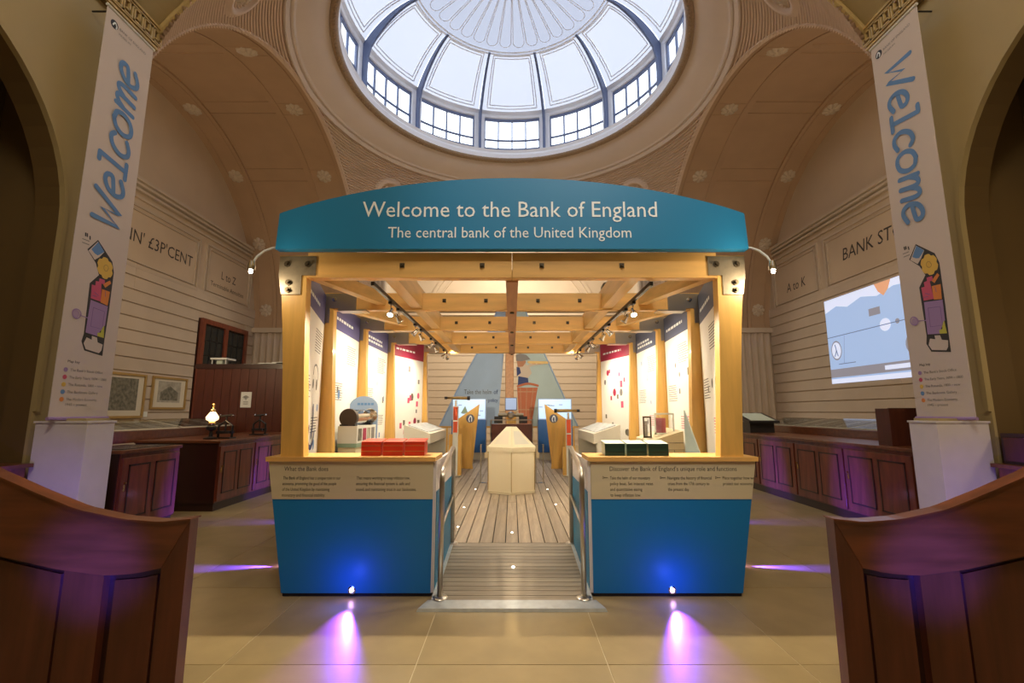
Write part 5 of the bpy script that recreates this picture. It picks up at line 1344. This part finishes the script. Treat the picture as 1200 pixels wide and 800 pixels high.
# oil lamp with black apparatus on the long cabinet
OL = thing('oil_lamp', 'lit brass oil lamp on black iron stand on the long left cabinet', 'lamp', (-4.72, 7.45, 1.02))
B().lathe([(.0, 0), (.10, 0), (.10, .02), (.03, .04), (.02, .12), (.07, .15), (.075, .19), (.03, .22), (0, .22)], (-4.72, 7.45, 1.02), 20).build('base', black, OL)
B().lathe([(.0, .22), (.05, .22), (.055, .25), (.03, .27), (0, .27)], (-4.72, 7.45, 1.02), 20).build('burner', brass, OL)
B().lathe([(.035, .27), (.085, .30), (.09, .34), (.05, .40), (.035, .42)], (-4.72, 7.45, 1.02), 20).build('shade', lamp_shade, OL, smooth=True)
B().lathe([(.035, .42), (.045, .44), (.022, .47), (.022, .53), (.03, .545)], (-4.72, 7.45, 1.02), 16).build('chimney', brass, OL)
point('oil_lamp_light', (-4.62, 7.36, 1.46), 3, (1.0, 0.62, 0.28), 0.05)
for i, (x, y, lab) in enumerate(((-4.60, 7.62, 'black cast-iron copying press beside the lit oil lamp'), (-4.66, 8.75, 'black cast-iron scale standing farther along the long left cabinet'))):
    A = thing('iron_apparatus', lab, 'apparatus', (x, y, 1.02))
    B().tube([(x-.11, y, 1.02), (x-.11, y, 1.22), (x, y, 1.30), (x+.11, y, 1.22), (x+.11, y, 1.02)], 0.018, 8).build('frame', black, A)
    B().tube([(x, y, 1.14), (x, y, 1.38)], 0.014, 8).build('screw', black, A)
    B().tube([(x-.10, y, 1.37), (x+.10, y, 1.39)], 0.018, 8).build('handle', black, A)
    for q_ in (-.10, .10): B().lathe([(0, -.025), (.025, 0), (0, .025)], (x+q_, y, 1.38), 10).build('ball', chrome, A)
    bx('platen', x-.10, x+.10, y-.08, y+.08, 1.10, 1.14, black, A); bx('foot', x-.13, x+.13, y-.09, y+.09, 1.02, 1.04, black, A)
# framed engravings on the left wall
for (ya, yb, z0, z1, lab, kind) in ((9.85, 11.05, 1.30, 2.30, 'tall-looking gold framed dark engraving nearest the left banner', 0), (11.25, 12.45, 1.50, 2.30, 'smaller gold framed engraving of a building with pediment on the left wall', 1)):
    E = thing('framed_engraving', lab, 'picture', (-8.64, (ya+yb)/2, z0))
    M = plane((-XW + 0.035, 0, 0), (0, 1, 0), (0, 0, 1)); w_ = 0.05
    m = B()
    for q_ in ([(ya, z0), (yb, z0), (yb, z0+w_), (ya, z0+w_)], [(ya, z1-w_), (yb, z1-w_), (yb, z1), (ya, z1)], [(ya, z0+w_), (ya+w_, z0+w_), (ya+w_, z1-w_), (ya, z1-w_)], [(yb-w_, z0+w_), (yb, z0+w_), (yb, z1-w_), (yb-w_, z1-w_)]): m.prism(q_, M, 0.04)
    m.build('frame', gold_frame, E)
    B().prism([(ya+w_, z0+w_), (yb-w_, z0+w_), (yb-w_, z1-w_), (ya+w_, z1-w_)], M, 0.01, 0.002).build('mount', paper, E)
    g = 0.17; pic = B().prism([(ya+g+.04, z0+g), (yb-g-.04, z0+g), (yb-g-.04, z1-g+.06), (ya+g+.04, z1-g+.06)], M, 0.002, 0.012).build('print', etch if kind == 0 else etch_pale, E)
    if kind:
        B().prism([(11.55, 1.72), (12.15, 1.72), (12.15, 1.92), (11.85, 2.08), (11.55, 1.92)], M, 0.001, 0.0145).build('engraved_building', etch, pic)
tag(bx('wall_label', -XW + 0.035, -XW + 0.045, 11.07, 11.21, 1.32, 1.44, white_m), 'tiny white label card between the two framed engravings', 'label')

# ------------------------------------------------------------------ right side: projection, box, stand, cabinet in the recess
PJ = thing('projection_screen', 'pale blue projected animation of a sky and notes on the right wall', 'screen', (XW-0.05, 11.1, 2.17))
X = XW - 0.04
M = plane((X, 0, 0), (0, -1, 0), (0, 0, 1))     # u = -Y
def PQ(y, z): return (-y, z)
def pj(pts, m_, nm, lay): B().prism([PQ(*p) for p in pts], M, 0.001, lay).build(nm, m_, PJ)
pj([(12.65, 2.18), (9.3, 2.18), (9.3, 4.45), (12.65, 4.45)], screen_m, 'picture', 0.0)
pj([(12.65, 4.10), (12.2, 4.22), (11.8, 4.12), (11.3, 4.26), (10.8, 4.16), (10.3, 4.28), (9.3, 4.2), (9.3, 4.45), (12.65, 4.45)], screen_w, 'cloud', 0.002)
pj([(10.85, 4.45), (10.35, 4.45), (10.45, 4.25), (10.6, 4.12), (10.75, 4.25)], screen_o, 'orange_balloon', 0.004)
pj([(12.65, 2.34), (9.3, 2.34), (9.3, 2.56), (12.65, 2.56)], screen_g, 'grey_strip', 0.003)
pj([(12.65, 2.18), (9.3, 2.18), (9.3, 2.30), (12.65, 2.30)], screen_w, 'white_strip', 0.003)
pj([(10.8, 2.40), (9.3, 2.40), (9.3, 2.50), (10.8, 2.50)], screen_w, 'white_strip', 0.005)
b = B()
ribbon(b, [PQ(12.65, 3.42), PQ(9.3, 3.46)], 0.02, M, 0.001, 0.003, False)
ribbon(b, [PQ(12.1, 2.70), PQ(12.0, 3.4)], 0.01, M, 0.001, 0.003, False); ribbon(b, [PQ(12.3, 2.68), PQ(11.7, 2.68)], 0.02, M, 0.001, 0.003, False)
b.build('drawn_line', screen_d, PJ)
def ell(y, z, a, c, n=20): return [(y + a*math.cos(2*PI*j/n), z + c*math.sin(2*PI*j/n)) for j in range(n)]
pj(ell(12.35, 3.05, 0.20, 0.26), screen_g, 'coin_ring', 0.003); pj(ell(12.35, 3.05, 0.17, 0.22), screen_w, 'coin', 0.005)
b = B(); ribbon(b, [PQ(12.42, 2.9), PQ(12.35, 3.05), PQ(12.38, 3.2)], 0.03, M, 0.001, 0.007); ribbon(b, [PQ(12.30, 2.9), PQ(12.35, 3.08)], 0.03, M, 0.001, 0.007); b.build('coin_figure', screen_d, PJ)
pj(ell(10.65, 3.44, 0.16, 0.15), screen_w, 'cog', 0.004); pj(ell(10.30, 3.46, 0.06, 0.06), screen_g, 'dot', 0.004); pj(ell(9.9, 2.9, 0.26, 0.26), screen_g, 'grey_disc', 0.004)
pj([(11.1, 3.72), (10.75, 3.72), (10.75, 3.90), (11.1, 3.90)], screen_g, 'sign_board', 0.004)
RBX = thing('red_box_stand', 'plain red-brown wooden box standing on the right cabinet beside the banner', 'box', (4.95, 5.95, 1.03))
bx('carcass', 4.66, 5.25, 5.84, 6.06, 1.03, 1.485, red_wood, RBX, bev=0.004)
bx('front_board', 4.65, 5.26, 5.825, 5.84, 1.03, 1.49, red_wood, RBX)
BS = thing('black_lectern', 'black stand with tilted pale screen at the far end of the right cabinet', 'stand', (4.95, 9.6, 1.03))
bx('pedestal', 4.72, 5.2, 9.4, 9.9, 1.03, 1.24, black, BS)
B().hexa([(4.66, 9.3, 1.22), (5.26, 9.3, 1.22), (5.26, 9.95, 1.30), (4.66, 9.95, 1.30)], [(4.66, 9.3, 1.26), (5.26, 9.3, 1.26), (5.26, 9.95, 1.42), (4.66, 9.95, 1.42)]).build('head', black, BS)
B().add([(4.72, 9.34, 1.272), (5.20, 9.34, 1.272), (5.20, 9.90, 1.412), (4.72, 9.90, 1.412)], [(0,1,2,3)]).build('screen', page_m, BS)
for s in (-1, 1):
    C = thing('recess_cabinet', 'low mahogany cabinet in the arched recess behind the %s screen' % SIDE[s], 'cabinet', (s*5.4, 3.9, 0))
    h = 0.93
    bx('body', s*4.90, s*5.88, 2.9, 4.84, 0.1, h-0.04, mahog, C); bx('plinth', s*4.94, s*5.88, 2.95, 4.8, 0, 0.1, mahog_dark, C)
    bx('worktop', s*4.86, s*5.90, 2.86, 4.88, h-0.04, h, mahog_h, C, bev=0.006)
    for i in range(2): bx('door', s*4.875, s*4.90, 2.95 + 0.93*i, 3.83 + 0.93*i, 0.16, h-0.12, red_wood, C, bev=0.004)
    if s > 0:
        D2 = thing('mahogany_box', 'mahogany box with raised back on the right recess cabinet', 'box', (5.55, 4.0, h))
        bx('body', 4.97, 5.6, 3.2, 4.84, h, h+0.30, mahog_dark, D2); bx('front_board', 4.952, 4.97, 3.25, 4.80, h+0.03, h+0.26, red_wood, D2)
